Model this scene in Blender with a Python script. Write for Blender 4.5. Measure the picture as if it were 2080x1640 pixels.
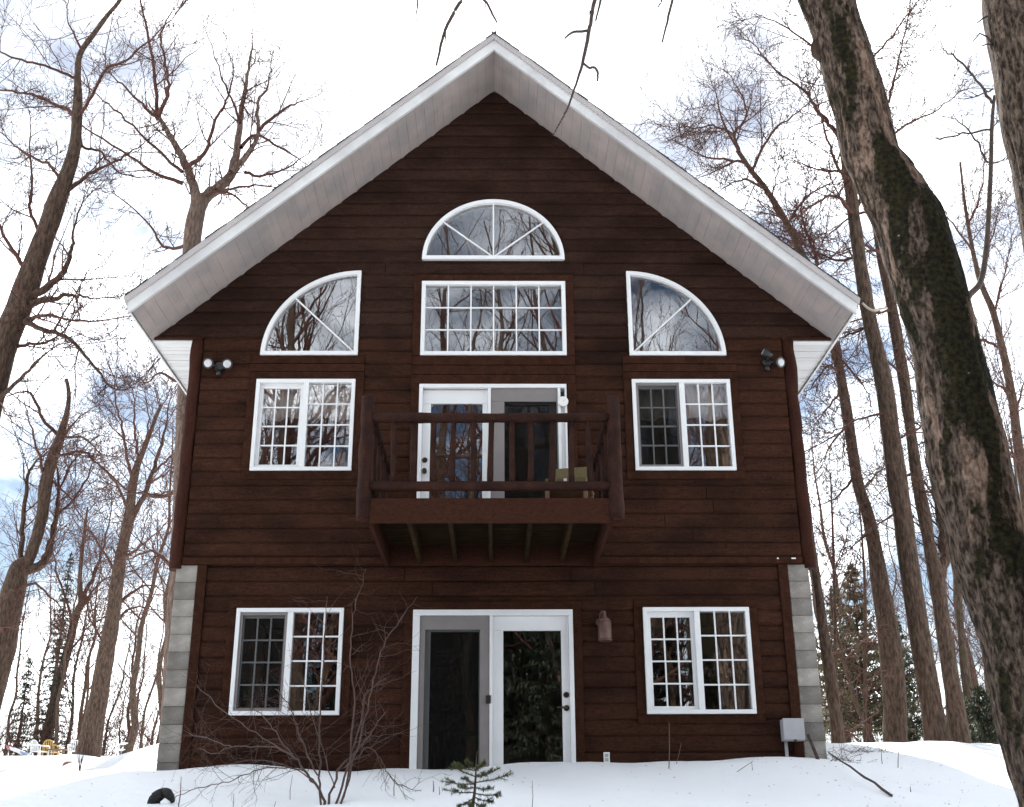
import bpy, math, random
import numpy as np
from mathutils import Vector, Matrix, noise as mnoise

# ------------------------------------------------------------------ clear
for o in list(bpy.data.objects):
    bpy.data.objects.remove(o)
S = bpy.context.scene
COL = S.collection
R = math.radians
random.seed(7)

# ------------------------------------------------------------------ camera
IW, IH = 2080.0, 1640.0
FPX, TILT, YAW, ROLL = 2340.7, 0.36216, 0.01418, -0.00472
CAM = np.array([0.0359, -13.3, 0.0])
_ct, _st = math.cos(TILT), math.sin(TILT)
FWD = np.array([math.sin(YAW) * _ct, math.cos(YAW) * _ct, _st])
_r0 = np.array([math.cos(YAW), -math.sin(YAW), 0.0])
_u0 = np.cross(_r0, FWD)
RGT = math.cos(ROLL) * _r0 + math.sin(ROLL) * _u0
UPV = -math.sin(ROLL) * _r0 + math.cos(ROLL) * _u0
cd = bpy.data.cameras.new('camera')
cam = bpy.data.objects.new('camera', cd)
COL.objects.link(cam)
m3 = Matrix((RGT, UPV, -FWD)).transposed()
cam.matrix_world = Matrix.Translation(CAM) @ m3.to_4x4()
cd.sensor_width = 36.0
cd.lens = FPX / IW * 36.0
cd.clip_start = 0.05
cd.clip_end = 2000
S.camera = cam

# ------------------------------------------------------------------ sky and sun
SUN_EL, SUN_AZ = R(46), R(-4)          # behind the house, a touch to its left
w = bpy.data.worlds.new('World')
S.world = w
w.use_nodes = True
nt = w.node_tree
nt.nodes.clear()
def N(nt, typ, **kw):
    n = nt.nodes.new(typ)
    for k, v in kw.items():
        setattr(n, k, v)
    return n
out = N(nt, 'ShaderNodeOutputWorld')
bg = N(nt, 'ShaderNodeBackground')
bg.inputs['Strength'].default_value = 0.1
sky = N(nt, 'ShaderNodeTexSky', sky_type='NISHITA')
sky.sun_disc = False
sky.sun_elevation = SUN_EL
sky.sun_rotation = SUN_AZ
sky.air_density = 1.0
sky.dust_density = 1.0
tc = N(nt, 'ShaderNodeTexCoord')
n1 = N(nt, 'ShaderNodeTexNoise')
n1.inputs['Scale'].default_value = 3.2
n1.inputs['Detail'].default_value = 7
n1.inputs['Roughness'].default_value = 0.55
n1.inputs['Distortion'].default_value = 0.35
mp = N(nt, 'ShaderNodeMapping')
mp.inputs['Scale'].default_value = (1, 1, 1.9)
mp.inputs['Location'].default_value = (1.2093, 7.6269, 6.874)
rmp = N(nt, 'ShaderNodeValToRGB')
rmp.color_ramp.elements[0].position = 0.43
rmp.color_ramp.elements[0].color = (0.0, 0.0, 0.0, 1)
rmp.color_ramp.elements[1].position = 0.77
rmp.color_ramp.elements[1].color = (1, 1, 1, 1)
mixs = N(nt, 'ShaderNodeMix', data_type='RGBA')
sc_sky = N(nt, 'ShaderNodeMix', data_type='RGBA', blend_type='MULTIPLY')
sc_sky.inputs[0].default_value = 1.0
sc_sky.inputs[7].default_value = (0.25, 0.268, 0.275, 1)
L = nt.links.new
L(tc.outputs['Generated'], mp.inputs['Vector'])
L(mp.outputs[0], n1.inputs['Vector'])
L(n1.outputs['Fac'], rmp.inputs[0])
L(rmp.outputs[0], mixs.inputs[0])
L(sky.outputs[0], sc_sky.inputs[6])
L(sc_sky.outputs[2], mixs.inputs[6])
# thicker grey-bottomed cloud here and there in the bright overcast
n2 = N(nt, 'ShaderNodeTexNoise')
n2.inputs['Scale'].default_value = 2.6
n2.inputs['Detail'].default_value = 6
mp2 = N(nt, 'ShaderNodeMapping')
mp2.inputs['Scale'].default_value = (1, 1, 1.6)
mp2.inputs['Location'].default_value = (6.874, 1.2093, 7.6269)
rmp2 = N(nt, 'ShaderNodeValToRGB')
rmp2.color_ramp.elements[0].position = 0.36
rmp2.color_ramp.elements[0].color = (2.5, 2.6, 2.9, 1)
rmp2.color_ramp.elements[1].position = 0.60
rmp2.color_ramp.elements[1].color = (18.2, 18.9, 19.1, 1)
L(tc.outputs['Generated'], mp2.inputs['Vector'])
L(mp2.outputs[0], n2.inputs['Vector'])
L(n2.outputs['Fac'], rmp2.inputs[0])
L(rmp2.outputs[0], mixs.inputs[7])
L(mixs.outputs[2], bg.inputs['Color'])
L(bg.outputs[0], out.inputs[0])

sd = bpy.data.lights.new('sun', 'SUN')
sd.energy = 2.2
sd.angle = R(0.6)
sd.color = (1.0, 0.95, 0.88)
sun = bpy.data.objects.new('sun', sd)
COL.objects.link(sun)
_sv = Vector((math.sin(SUN_AZ) * math.cos(SUN_EL), math.cos(SUN_AZ) * math.cos(SUN_EL), math.sin(SUN_EL)))
sun.rotation_euler = (-_sv).to_track_quat('-Z', 'Y').to_euler()
sun.location = (-6, 40, 45)

S.view_settings.view_transform = 'Standard'
S.view_settings.look = 'None'
S.view_settings.exposure = 2.15
S.view_settings.gamma = 1.0
S.view_settings.use_curve_mapping = False
S.render.engine = 'CYCLES'
S.cycles.max_bounces = 6
S.cycles.transparent_max_bounces = 12
S.cycles.use_adaptive_sampling = True

# ------------------------------------------------------------------ helpers
def at(px, py, Y):
    """point of the vertical plane at depth Y seen at photo pixel (px, py)"""
    d = FWD + RGT * (px - IW / 2) / FPX - UPV * (py - IH / 2) / FPX
    return CAM + d * ((Y - CAM[1]) / d[1])
def pxm(px, py, Y):
    """pixels per metre there"""
    q = at(px, py, Y) - CAM
    return FPX / float(q @ FWD)

ORG = {}
def origin(o):
    while o is not None and o.parent is not None:
        o = o.parent
    return ORG.get(o.name, np.zeros(3)) if o is not None else np.zeros(3)
def tag(o, label=None, cat=None, group=None, kind=None):
    if label: o['label'] = label
    if cat: o['category'] = cat
    if group: o['group'] = group
    if kind: o['kind'] = kind
    return o
def thing(name, loc, label, cat, group=None):
    o = bpy.data.objects.new(name, None)
    o.empty_display_size = 0.2
    o.location = loc
    COL.objects.link(o)
    ORG[o.name] = np.array(loc, float)
    return tag(o, label, cat, group)
def link(name, me, parent=None, loc=(0, 0, 0)):
    """object for existing mesh data; loc is a world position (identity rotation)"""
    o = bpy.data.objects.new(name, me)
    COL.objects.link(o)
    if parent is not None:
        o.parent = parent
        o.location = np.array(loc, float) - origin(parent) if np.any(loc) else (0, 0, 0)
    else:
        o.location = loc
    return o
def raw_mesh(name, V, F, mat, smooth=False):
    """V (n,3); F list of equal-length index tuples or a list of arrays of differing widths"""
    me = bpy.data.meshes.new(name)
    V = np.asarray(V, np.float32)
    Fs = [np.asarray(f, np.int32) for f in (F if isinstance(F, list) and len(F) and isinstance(F[0], np.ndarray) else [F]) if len(f)]
    me.vertices.add(len(V))
    me.vertices.foreach_set('co', V.ravel())
    nl = sum(f.size for f in Fs)
    npoly = sum(len(f) for f in Fs)
    me.loops.add(nl)
    me.loops.foreach_set('vertex_index', np.concatenate([f.ravel() for f in Fs]))
    me.polygons.add(npoly)
    tot = np.concatenate([np.full(len(f), f.shape[1], np.int32) for f in Fs])
    start = np.concatenate([[0], np.cumsum(tot)[:-1]]).astype(np.int32)
    me.polygons.foreach_set('loop_start', start)
    me.polygons.foreach_set('loop_total', tot)
    if smooth:
        me.polygons.foreach_set('use_smooth', np.ones(npoly, bool))
    me.update(calc_edges=True)
    me.validate()
    if mat: me.materials.append(mat)
    return me
class MB:
    """collects simple solids, world coordinates"""
    def __init__(s): s.v = []; s.f = []
    def box(s, x0, x1, y0, y1, z0, z1):
        b = len(s.v)
        s.v += [(x0, y0, z0), (x1, y0, z0), (x1, y1, z0), (x0, y1, z0), (x0, y0, z1), (x1, y0, z1), (x1, y1, z1), (x0, y1, z1)]
        s.f += [tuple(b + i for i in q) for q in ((0, 3, 2, 1), (4, 5, 6, 7), (0, 1, 5, 4), (1, 2, 6, 5), (2, 3, 7, 6), (3, 0, 4, 7))]
        return s
    def prism(s, poly, y0, y1):
        """polygon in (x,z) extruded along y"""
        n = len(poly); b = len(s.v)
        s.v += [(x, y0, z) for x, z in poly] + [(x, y1, z) for x, z in poly]
        s.f.append(tuple(b + i for i in range(n)))
        s.f.append(tuple(b + n + i for i in reversed(range(n))))
        for i in range(n):
            j = (i + 1) % n
            s.f.append((b + i, b + n + i, b + n + j, b + j))
        return s
    def tube(s, pts, rad, sides=10, cap=True, wob=0.0):
        b = len(s.v)
        P = [Vector(p) for p in pts]
        n = len(P)
        for i, p in enumerate(P):
            t = (P[min(i + 1, n - 1)] - P[max(i - 1, 0)]).normalized()
            a = Vector((0, 0, 1)) if abs(t.z) < .9 else Vector((1, 0, 0))
            u = t.cross(a).normalized(); v = t.cross(u)
            r = rad[i] if hasattr(rad, '__len__') else rad
            for k in range(sides):
                an = 2 * math.pi * k / sides
                rr = r * (1 + wob * mnoise.noise((p * 3.1 + Vector((k, k * .7, 0)))))
                q = p + u * (math.cos(an) * rr) + v * (math.sin(an) * rr)
                s.v.append(tuple(q))
        for i in range(n - 1):
            for k in range(sides):
                k2 = (k + 1) % sides
                s.f.append((b + i * sides + k, b + (i + 1) * sides + k, b + (i + 1) * sides + k2, b + i * sides + k2))
        if cap:
            s.f.append(tuple(b + k for k in range(sides)))
            s.f.append(tuple(b + (n - 1) * sides + k for k in reversed(range(sides))))
        return s
    def build(s, name, mat, parent=None, smooth=False, bevel=0.0):
        o0 = origin(parent) if parent is not None else np.zeros(3)
        me = bpy.data.meshes.new(name)
        me.from_pydata([tuple(np.array(v) - o0) for v in s.v], [], s.f)
        if smooth:
            me.polygons.foreach_set('use_smooth', [len(p.vertices) == 4 for p in me.polygons])
        me.materials.append(mat)
        me.update()
        o = bpy.data.objects.new(name, me)
        COL.objects.link(o)
        if parent is not None: o.parent = parent
        if bevel:
            mo = o.modifiers.new('bevel', 'BEVEL'); mo.width = bevel; mo.segments = 2; mo.limit_method = 'ANGLE'
        return o

# ------------------------------------------------------------------ materials
def newmat(name):
    m = bpy.data.materials.new(name); m.use_nodes = True
    t = m.node_tree; t.nodes.clear()
    o = N(t, 'ShaderNodeOutputMaterial'); b = N(t, 'ShaderNodeBsdfPrincipled')
    t.links.new(b.outputs[0], o.inputs[0])
    return m, t, b
def solid(name, col, rough=.6, var=0.0, scale=6.0, stretch=(1, 1, 1), col2=None, bump=0.0, bscale=40.0, rnd=0.0, metal=0.0, detail=5, spec=None, dirt=None, lo=.35, hi=.65, grain=0.0):
    m, t, b = newmat(name)
    l = t.links.new
    b.inputs['Roughness'].default_value = rough
    b.inputs['Metallic'].default_value = metal
    if spec is not None: b.inputs['Specular IOR Level'].default_value = spec
    cur = None
    tcn = N(t, 'ShaderNodeTexCoord')
    mpn = N(t, 'ShaderNodeMapping'); mpn.inputs['Scale'].default_value = stretch
    l(tcn.outputs['Object'], mpn.inputs[0])
    c2 = col2 or tuple(c * (1 - var) for c in col)
    if col2 or var:
        nz = N(t, 'ShaderNodeTexNoise'); nz.inputs['Scale'].default_value = scale; nz.inputs['Detail'].default_value = detail
        l(mpn.outputs[0], nz.inputs['Vector'])
        rp = N(t, 'ShaderNodeValToRGB')
        rp.color_ramp.elements[0].position = lo; rp.color_ramp.elements[1].position = hi
        rp.color_ramp.elements[0].color = (*c2, 1); rp.color_ramp.elements[1].color = (*col, 1)
        l(nz.outputs['Fac'], rp.inputs[0]); cur = rp.outputs[0]
    if dirt:
        nz = N(t, 'ShaderNodeTexNoise'); nz.inputs['Scale'].default_value = dirt[1]; nz.inputs['Detail'].default_value = 8
        mp2 = N(t, 'ShaderNodeMapping'); mp2.inputs['Scale'].default_value = dirt[2]
        l(tcn.outputs['Object'], mp2.inputs[0]); l(mp2.outputs[0], nz.inputs['Vector'])
        rp = N(t, 'ShaderNodeValToRGB'); rp.color_ramp.elements[0].position = dirt[3]; rp.color_ramp.elements[1].position = dirt[4]
        l(nz.outputs['Fac'], rp.inputs[0])
        mx = N(t, 'ShaderNodeMix', data_type='RGBA'); l(rp.outputs[0], mx.inputs[0])
        if cur is not None: l(cur, mx.inputs[6])
        else: mx.inputs[6].default_value = (*col, 1)
        mx.inputs[7].default_value = (*dirt[0], 1); cur = mx.outputs[2]
    if grain:
        nz = N(t, 'ShaderNodeTexNoise'); nz.inputs['Scale'].default_value = 55; nz.inputs['Detail'].default_value = 4; nz.inputs['Roughness'].default_value = .75
        mg = N(t, 'ShaderNodeMapping'); mg.inputs['Scale'].default_value = (.55, 1, 1)
        l(tcn.outputs['Object'], mg.inputs[0]); l(mg.outputs[0], nz.inputs['Vector'])
        mr = N(t, 'ShaderNodeMapRange'); mr.inputs[1].default_value = .3; mr.inputs[2].default_value = .7; mr.inputs[3].default_value = 1 - grain; mr.inputs[4].default_value = 1 + grain
        l(nz.outputs['Fac'], mr.inputs[0])
        hs = N(t, 'ShaderNodeHueSaturation'); l(mr.outputs[0], hs.inputs['Value'])
        if cur is not None: l(cur, hs.inputs['Color'])
        else: hs.inputs['Color'].default_value = (*col, 1)
        cur = hs.outputs[0]
    if rnd:
        oi = N(t, 'ShaderNodeObjectInfo')
        hs = N(t, 'ShaderNodeHueSaturation')
        mr = N(t, 'ShaderNodeMapRange'); mr.inputs[3].default_value = 1 - rnd; mr.inputs[4].default_value = 1 + rnd
        l(oi.outputs['Random'], mr.inputs[0]); l(mr.outputs[0], hs.inputs['Value'])
        if cur is not None: l(cur, hs.inputs['Color'])
        else: hs.inputs['Color'].default_value = (*col, 1)
        cur = hs.outputs[0]
    if cur is not None: l(cur, b.inputs['Base Color'])
    else: b.inputs['Base Color'].default_value = (*col, 1)
    if bump:
        nz = N(t, 'ShaderNodeTexNoise'); nz.inputs['Scale'].default_value = bscale; nz.inputs['Detail'].default_value = 6
        l(mpn.outputs[0], nz.inputs['Vector'])
        bp = N(t, 'ShaderNodeBump'); bp.inputs['Strength'].default_value = bump; bp.inputs['Distance'].default_value = .02
        l(nz.outputs['Fac'], bp.inputs['Height']); l(bp.outputs[0], b.inputs['Normal'])
    return m
M = {}
M['siding'] = solid('siding', (.054, .0232, .0146), .9, scale=9, stretch=(.7, 4, 9), col2=(.032, .0138, .0088), bump=.6, bscale=13, rnd=.10, grain=.42, spec=.04, detail=9, lo=.3, hi=.7, dirt=((0.016, 0.0082, 0.0062), 2.0, (.5, 1, 1.2), .42, .72))
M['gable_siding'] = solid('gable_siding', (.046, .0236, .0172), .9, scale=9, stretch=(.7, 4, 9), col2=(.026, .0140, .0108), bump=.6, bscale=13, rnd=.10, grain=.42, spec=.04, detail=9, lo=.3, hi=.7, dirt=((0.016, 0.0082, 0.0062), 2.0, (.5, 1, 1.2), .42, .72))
M['trim'] = solid('brown_trim', (.041, .0172, .0108), .9, spec=.04, var=.35, scale=6, stretch=(2, 2, 2), bump=.3, bscale=14, rnd=.12, grain=.35)
M['log'] = solid('log', (.043, .0155, .010), .8, spec=.08, scale=4, stretch=(3, 3, .7), col2=(.03, .010, .007), bump=.6, bscale=7, rnd=.12, grain=.4)
M['raillog'] = solid('rail_log', (.037, .0138, .009), .7, spec=.12, scale=5, stretch=(1, 1, 1), col2=(.017, .0068, .0048), bump=.9, bscale=16, rnd=.2, grain=.4)
M['deck'] = solid('deck_underside', (.036, .021, .010), .9, spec=.05, scale=4, stretch=(1, 5, 1), col2=(.014, .009, .005), bump=.4, bscale=14, rnd=.25)
M['rim'] = solid('rim_board', (.038, .0165, .0095), .85, spec=.05, scale=4, stretch=(.7, 3, 5), col2=(.042, .0155, .0105), bump=.4, bscale=10, grain=.4)
M['white'] = solid('white_paint', (0.744, 0.7533, 0.7626), .45, var=.05, scale=3)
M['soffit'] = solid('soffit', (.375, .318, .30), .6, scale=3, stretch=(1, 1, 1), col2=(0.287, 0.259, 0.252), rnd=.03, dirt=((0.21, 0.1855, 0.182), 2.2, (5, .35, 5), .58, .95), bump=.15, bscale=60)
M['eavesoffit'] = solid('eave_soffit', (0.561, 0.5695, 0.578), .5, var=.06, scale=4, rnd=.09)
M['fascia'] = solid('fascia', (.62, .625, .62), .45, scale=2, col2=(0.464, 0.46, 0.464), dirt=((.38, .36, .35), 3, (1, 1, 1), .62, .85))
M['mould'] = solid('rake_moulding', (0.3975, 0.3638, 0.3562), .5, scale=3, col2=(0.345, 0.3225, 0.3225))
M['shingle'] = solid('shingle', (.045, .045, .043), .9, var=.5, scale=60, rnd=.3, bump=.6, bscale=200)
M['block'] = solid('concrete_block', (.27, .248, .222), .9, scale=2.6, stretch=(1, 1, 1.5), col2=(0.12, 0.108, 0.096), rnd=.36, bump=.7, bscale=70, dirt=((0.32, 0.312, 0.296), 4, (1, 1, 2.6), .54, .74))
M['dark'] = solid('interior_dark', (.03, .027, .024), .9)
M['ceil'] = solid('interior_wood', (.10, .065, .04), .8, var=.3)
M['sheath'] = solid('sheathing', (.018, .009, .008), .9)
M['screenframe'] = solid('screen_frame', (0.204, 0.1836, 0.1802), .5, var=.1)
M['blackmetal'] = solid('black_metal', (.012, .012, .012), .4)
M['lens'] = solid('floodlight_lens', (.52, .53, .54), .15, var=.08)
M['brass'] = solid('dark_bronze', (.055, .035, .025), .35, metal=.7)
M['lampbrown'] = solid('copper_brown_paint', (.12, .06, .046), .5, var=.3, scale=20)
M['metergrey'] = solid('meter_grey', (0.3655, 0.3655, 0.3825), .5, var=.08, scale=10)
M['plastic'] = solid('white_plastic', (.78, .78, .76), .4, var=.05)
M['yellow'] = solid('yellow_plastic', (.56, .35, .10), .45, var=.15)
M['cushion'] = solid('olive_cushion', (.135, .10, .036), .8, var=.2, scale=25)
M['chairwood'] = solid('tan_wood', (.22, .115, .055), .6, var=.3, scale=14)
M['curtain'] = solid('curtain', (.66, .62, .58), .9, var=.12, scale=9)
M['snow'] = None
M['stick'] = solid('dead_stick', (.075, .05, .04), .85, var=.5, scale=25, bump=.5)
M['leaf'] = solid('dead_leaf', (.20, .085, .05), .7, var=.3, scale=30)
M['twig'] = solid('reddish_twig', (.085, .044, .032), .75, var=.45, scale=8)
M['stem'] = solid('weed_stem', (.17, .10, .075), .8, var=.4, scale=12)
M['needle'] = solid('fir_needles', (.115, .125, .035), .6, var=.45, scale=14, rnd=.1)
M['needledark'] = solid('spruce_needles', (.036, .046, .026), .7, var=.5, scale=2)
M['cedar'] = solid('cedar_leaves', (.15, .105, .05), .7, col2=(.05, .062, .026), scale=1.6)
M['bush'] = solid('evergreen_bush', (.05, .065, .028), .7, var=.5, scale=2)
M['rock'] = solid('black_rubber', (.010, .010, .010), .75, var=.4, scale=9, bump=.5)
M['red'] = solid('red_plastic', (.42, .10, .10), .4)
M['blue'] = solid('blue_plastic', (.30, .36, .46), .4)
M['woodbox'] = solid('wood_box', (.42, .25, .12), .6, var=.25, scale=10)

def bark(name, c1, c2, c3=None, stretch=(12, 12, 3.0), bump=1.0):
    m, t, b = newmat(name); l = t.links.new
    b.inputs['Roughness'].default_value = .92
    b.inputs['Specular IOR Level'].default_value = .15
    tcn = N(t, 'ShaderNodeTexCoord'); mp_ = N(t, 'ShaderNodeMapping'); mp_.inputs['Scale'].default_value = stretch
    l(tcn.outputs['Object'], mp_.inputs[0])
    nz = N(t, 'ShaderNodeTexNoise'); nz.inputs['Scale'].default_value = 2.2; nz.inputs['Detail'].default_value = 8; nz.inputs['Roughness'].default_value = .65
    l(mp_.outputs[0], nz.inputs['Vector'])
    rp = N(t, 'ShaderNodeValToRGB'); rp.color_ramp.elements[0].position = .36; rp.color_ramp.elements[1].position = .66
    rp.color_ramp.elements[0].color = (*c1, 1); rp.color_ramp.elements[1].color = (*c2, 1)
    l(nz.outputs['Fac'], rp.inputs[0]); cur = rp.outputs[0]
    if c3:
        nz2 = N(t, 'ShaderNodeTexNoise'); nz2.inputs['Scale'].default_value = 1.7; nz2.inputs['Detail'].default_value = 5
        l(tcn.outputs['Object'], nz2.inputs['Vector'])
        rp2 = N(t, 'ShaderNodeValToRGB'); rp2.color_ramp.elements[0].position = .52; rp2.color_ramp.elements[1].position = .66
        l(nz2.outputs['Fac'], rp2.inputs[0])
        mx = N(t, 'ShaderNodeMix', data_type='RGBA'); l(rp2.outputs[0], mx.inputs[0]); l(cur, mx.inputs[6]); mx.inputs[7].default_value = (*c3, 1)
        cur = mx.outputs[2]
    l(cur, b.inputs['Base Color'])
    bp = N(t, 'ShaderNodeBump'); bp.inputs['Strength'].default_value = bump; bp.inputs['Distance'].default_value = .03
    l(nz.outputs['Fac'], bp.inputs['Height']); l(bp.outputs[0], b.inputs['Normal'])
    return m
M['bark'] = bark('bark_grey_brown', (.032, .021, .015), (.125, .085, .063))
M['barksunlit'] = bark('bark_sunlit', (.075, .052, .04), (.23, .165, .135))  # sunlight and glare on the bark painted in as a paler colour
M['barkred'] = bark('bark_twigs', (.050, .022, .0165), (.112, .056, .043), bump=.2)
M['barkdark'] = bark('bark_dark', (.04, .028, .022), (.12, .085, .064), (.06, .05, .025))

def mossbark():
    m, t, b = newmat('mossy_bark'); l = t.links.new
    b.inputs['Roughness'].default_value = .95; b.inputs['Specular IOR Level'].default_value = .1
    tcn = N(t, 'ShaderNodeTexCoord')
    a = N(t, 'ShaderNodeAttribute'); a.attribute_name = 'moss'
    a2 = N(t, 'ShaderNodeAttribute'); a2.attribute_name = 'bare'
    mp_ = N(t, 'ShaderNodeMapping'); mp_.inputs['Scale'].default_value = (17, 17, 6)
    l(tcn.outputs['Object'], mp_.inputs[0])
    nz = N(t, 'ShaderNodeTexNoise'); nz.inputs['Scale'].default_value = 2; nz.inputs['Detail'].default_value = 9; nz.inputs['Roughness'].default_value = .58; nz.inputs['Distortion'].default_value = .4
    l(mp_.outputs[0], nz.inputs['Vector'])
    rp = N(t, 'ShaderNodeValToRGB'); e = rp.color_ramp.elements
    e[0].position = .40; e[0].color = (.022, .015, .011, 1); e[1].position = .66; e[1].color = (.155, .115, .09, 1)
    l(nz.outputs['Fac'], rp.inputs[0])
    rb = N(t, 'ShaderNodeValToRGB'); e = rb.color_ramp.elements
    e[0].position = .36; e[0].color = (.085, .054, .038, 1); e[1].position = .62; e[1].color = (.27, .19, .145, 1)
    l(nz.outputs['Fac'], rb.inputs[0])
    mossc = N(t, 'ShaderNodeTexNoise'); mossc.inputs['Scale'].default_value = 28; mossc.inputs['Detail'].default_value = 4
    l(tcn.outputs['Object'], mossc.inputs['Vector'])
    rm = N(t, 'ShaderNodeValToRGB'); e = rm.color_ramp.elements
    e[0].position = .38; e[0].color = (.009, .0085, .006, 1); e[1].position = .74; e[1].color = (.040, .034, .015, 1)
    l(mossc.outputs['Fac'], rm.inputs[0])
    def thr(attr, lo, hi):
        fine = N(t, 'ShaderNodeTexNoise'); fine.inputs['Scale'].default_value = 30; fine.inputs['Detail'].default_value = 6
        l(tcn.outputs['Object'], fine.inputs['Vector'])
        ad = N(t, 'ShaderNodeMath', operation='MULTIPLY_ADD'); ad.inputs[1].default_value = .5
        l(fine.outputs['Fac'], ad.inputs[0]); l(attr.outputs['Fac'], ad.inputs[2])
        mr = N(t, 'ShaderNodeMapRange'); mr.inputs[1].default_value = lo; mr.inputs[2].default_value = hi
        l(ad.outputs[0], mr.inputs[0]); return mr.outputs[0]
    mx = N(t, 'ShaderNodeMix', data_type='RGBA'); l(thr(a2, .68, .84), mx.inputs[0]); l(rp.outputs[0], mx.inputs[6]); l(rb.outputs[0], mx.inputs[7])
    mx2 = N(t, 'ShaderNodeMix', data_type='RGBA'); l(thr(a, .66, .84), mx2.inputs[0]); l(mx.outputs[2], mx2.inputs[6]); l(rm.outputs[0], mx2.inputs[7])
    # lichen specks
    vz = N(t, 'ShaderNodeTexNoise'); vz.inputs['Scale'].default_value = 7; vz.inputs['Detail'].default_value = 3
    l(tcn.outputs['Object'], vz.inputs['Vector'])
    rl = N(t, 'ShaderNodeValToRGB'); rl.color_ramp.elements[0].position = .735; rl.color_ramp.elements[1].position = .77
    l(vz.outputs['Fac'], rl.inputs[0])
    mx3 = N(t, 'ShaderNodeMix', data_type='RGBA'); l(rl.outputs[0], mx3.inputs[0]); l(mx2.outputs[2], mx3.inputs[6]); mx3.inputs[7].default_value = (.40, .42, .38, 1)
    l(mx3.outputs[2], b.inputs['Base Color'])
    ad = N(t, 'ShaderNodeMath', operation='ADD'); l(nz.outputs['Fac'], ad.inputs[0]); l(mossc.outputs['Fac'], ad.inputs[1])
    bp = N(t, 'ShaderNodeBump'); bp.inputs['Strength'].default_value = 1.0; bp.inputs['Distance'].default_value = .025
    l(ad.outputs[0], bp.inputs['Height']); l(bp.outputs[0], b.inputs['Normal'])
    return m
M['moss'] = mossbark()

def snowmat():
    m, t, b = newmat('snow'); l = t.links.new
    b.inputs['Base Color'].default_value = (.905, .915, .93, 1); b.inputs['Roughness'].default_value = .7
    b.inputs['Specular IOR Level'].default_value = .2
    tcn = N(t, 'ShaderNodeTexCoord')
    nz = N(t, 'ShaderNodeTexNoise'); nz.inputs['Scale'].default_value = 3; nz.inputs['Detail'].default_value = 9; nz.inputs['Roughness'].default_value = .6
    l(tcn.outputs['Object'], nz.inputs['Vector'])
    bp = N(t, 'ShaderNodeBump'); bp.inputs['Strength'].default_value = .38; bp.inputs['Distance'].default_value = .1
    l(nz.outputs['Fac'], bp.inputs['Height']); l(bp.outputs[0], b.inputs['Normal'])
    return m
M['snow'] = snowmat()

def glassmat(name, refl, tint=(1, 1, 1)):
    m = bpy.data.materials.new(name); m.use_nodes = True
    t = m.node_tree; t.nodes.clear(); l = t.links.new
    o = N(t, 'ShaderNodeOutputMaterial'); mx = N(t, 'ShaderNodeMixShader')
    tr = N(t, 'ShaderNodeBsdfTransparent'); tr.inputs[0].default_value = (*tint, 1)
    gl = N(t, 'ShaderNodeBsdfGlossy'); gl.inputs['Roughness'].default_value = .006
    gl.inputs['Color'].default_value = (.95, .95, .97, 1)
    fr = N(t, 'ShaderNodeFresnel'); fr.inputs[0].default_value = 1.5
    ad = N(t, 'ShaderNodeMath', operation='ADD'); ad.inputs[1].default_value = refl; ad.use_clamp = True
    tcn = N(t, 'ShaderNodeTexCoord')
    nz = N(t, 'ShaderNodeTexNoise'); nz.inputs['Scale'].default_value = 2.2; nz.inputs['Detail'].default_value = 1
    l(tcn.outputs['Object'], nz.inputs['Vector'])
    bp = N(t, 'ShaderNodeBump'); bp.inputs['Strength'].default_value = .012; bp.inputs['Distance'].default_value = .05
    l(nz.outputs['Fac'], bp.inputs['Height']); l(bp.outputs[0], gl.inputs['Normal'])
    l(fr.outputs[0], ad.inputs[0]); l(ad.outputs[0], mx.inputs[0]); l(tr.outputs[0], mx.inputs[1]); l(gl.outputs[0], mx.inputs[2])
    l(mx.outputs[0], o.inputs[0])
    return m
M['glass'] = glassmat('window_glass', .085)
def screenmat():
    m = bpy.data.materials.new('insect_screen'); m.use_nodes = True
    t = m.node_tree; t.nodes.clear(); l = t.links.new
    o = N(t, 'ShaderNodeOutputMaterial'); mx = N(t, 'ShaderNodeMixShader'); mx.inputs[0].default_value = .38
    tr = N(t, 'ShaderNodeBsdfTransparent'); df = N(t, 'ShaderNodeBsdfDiffuse'); df.inputs[0].default_value = (.012, .012, .011, 1)
    l(tr.outputs[0], mx.inputs[1]); l(df.outputs[0], mx.inputs[2]); l(mx.outputs[0], o.inputs[0])
    return m
M['screen'] = screenmat()

# ------------------------------------------------------------------ terrain
_L = np.array([(-400, -5), (-120, -4), (-40, -3.5), (-20, -2.5), (-13.3, -1.6), (-10, -.95), (-7, -.28), (-5, .06), (-3.5, .25), (-2, .47), (-1, .64), (0, .725), (4, .97), (12, 1.48), (24, 2.34), (36, 3.33), (42, 3.45), (55, 2.7), (90, -2), (400, -30)])
_Rr = np.array([(-400, -5), (-120, -4), (-40, -3.5), (-20, -2.5), (-13.3, -1.6), (-10, -.95), (-7, -.28), (-5, .06), (-3.5, .25), (-2, .48), (-1, .67), (0, .81), (3, 1.20), (6, 1.42), (12, 1.90), (20, 2.25), (30, 2.5), (40, 2.6), (60, 1), (100, -4), (400, -30)])
def _prof(P, y):
    s = np.clip(np.abs(y) * .12, .35, 3)
    return sum(np.interp(y + k * s, P[:, 0], P[:, 1]) for k in (-1, -.5, 0, .5, 1)) / 5
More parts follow.
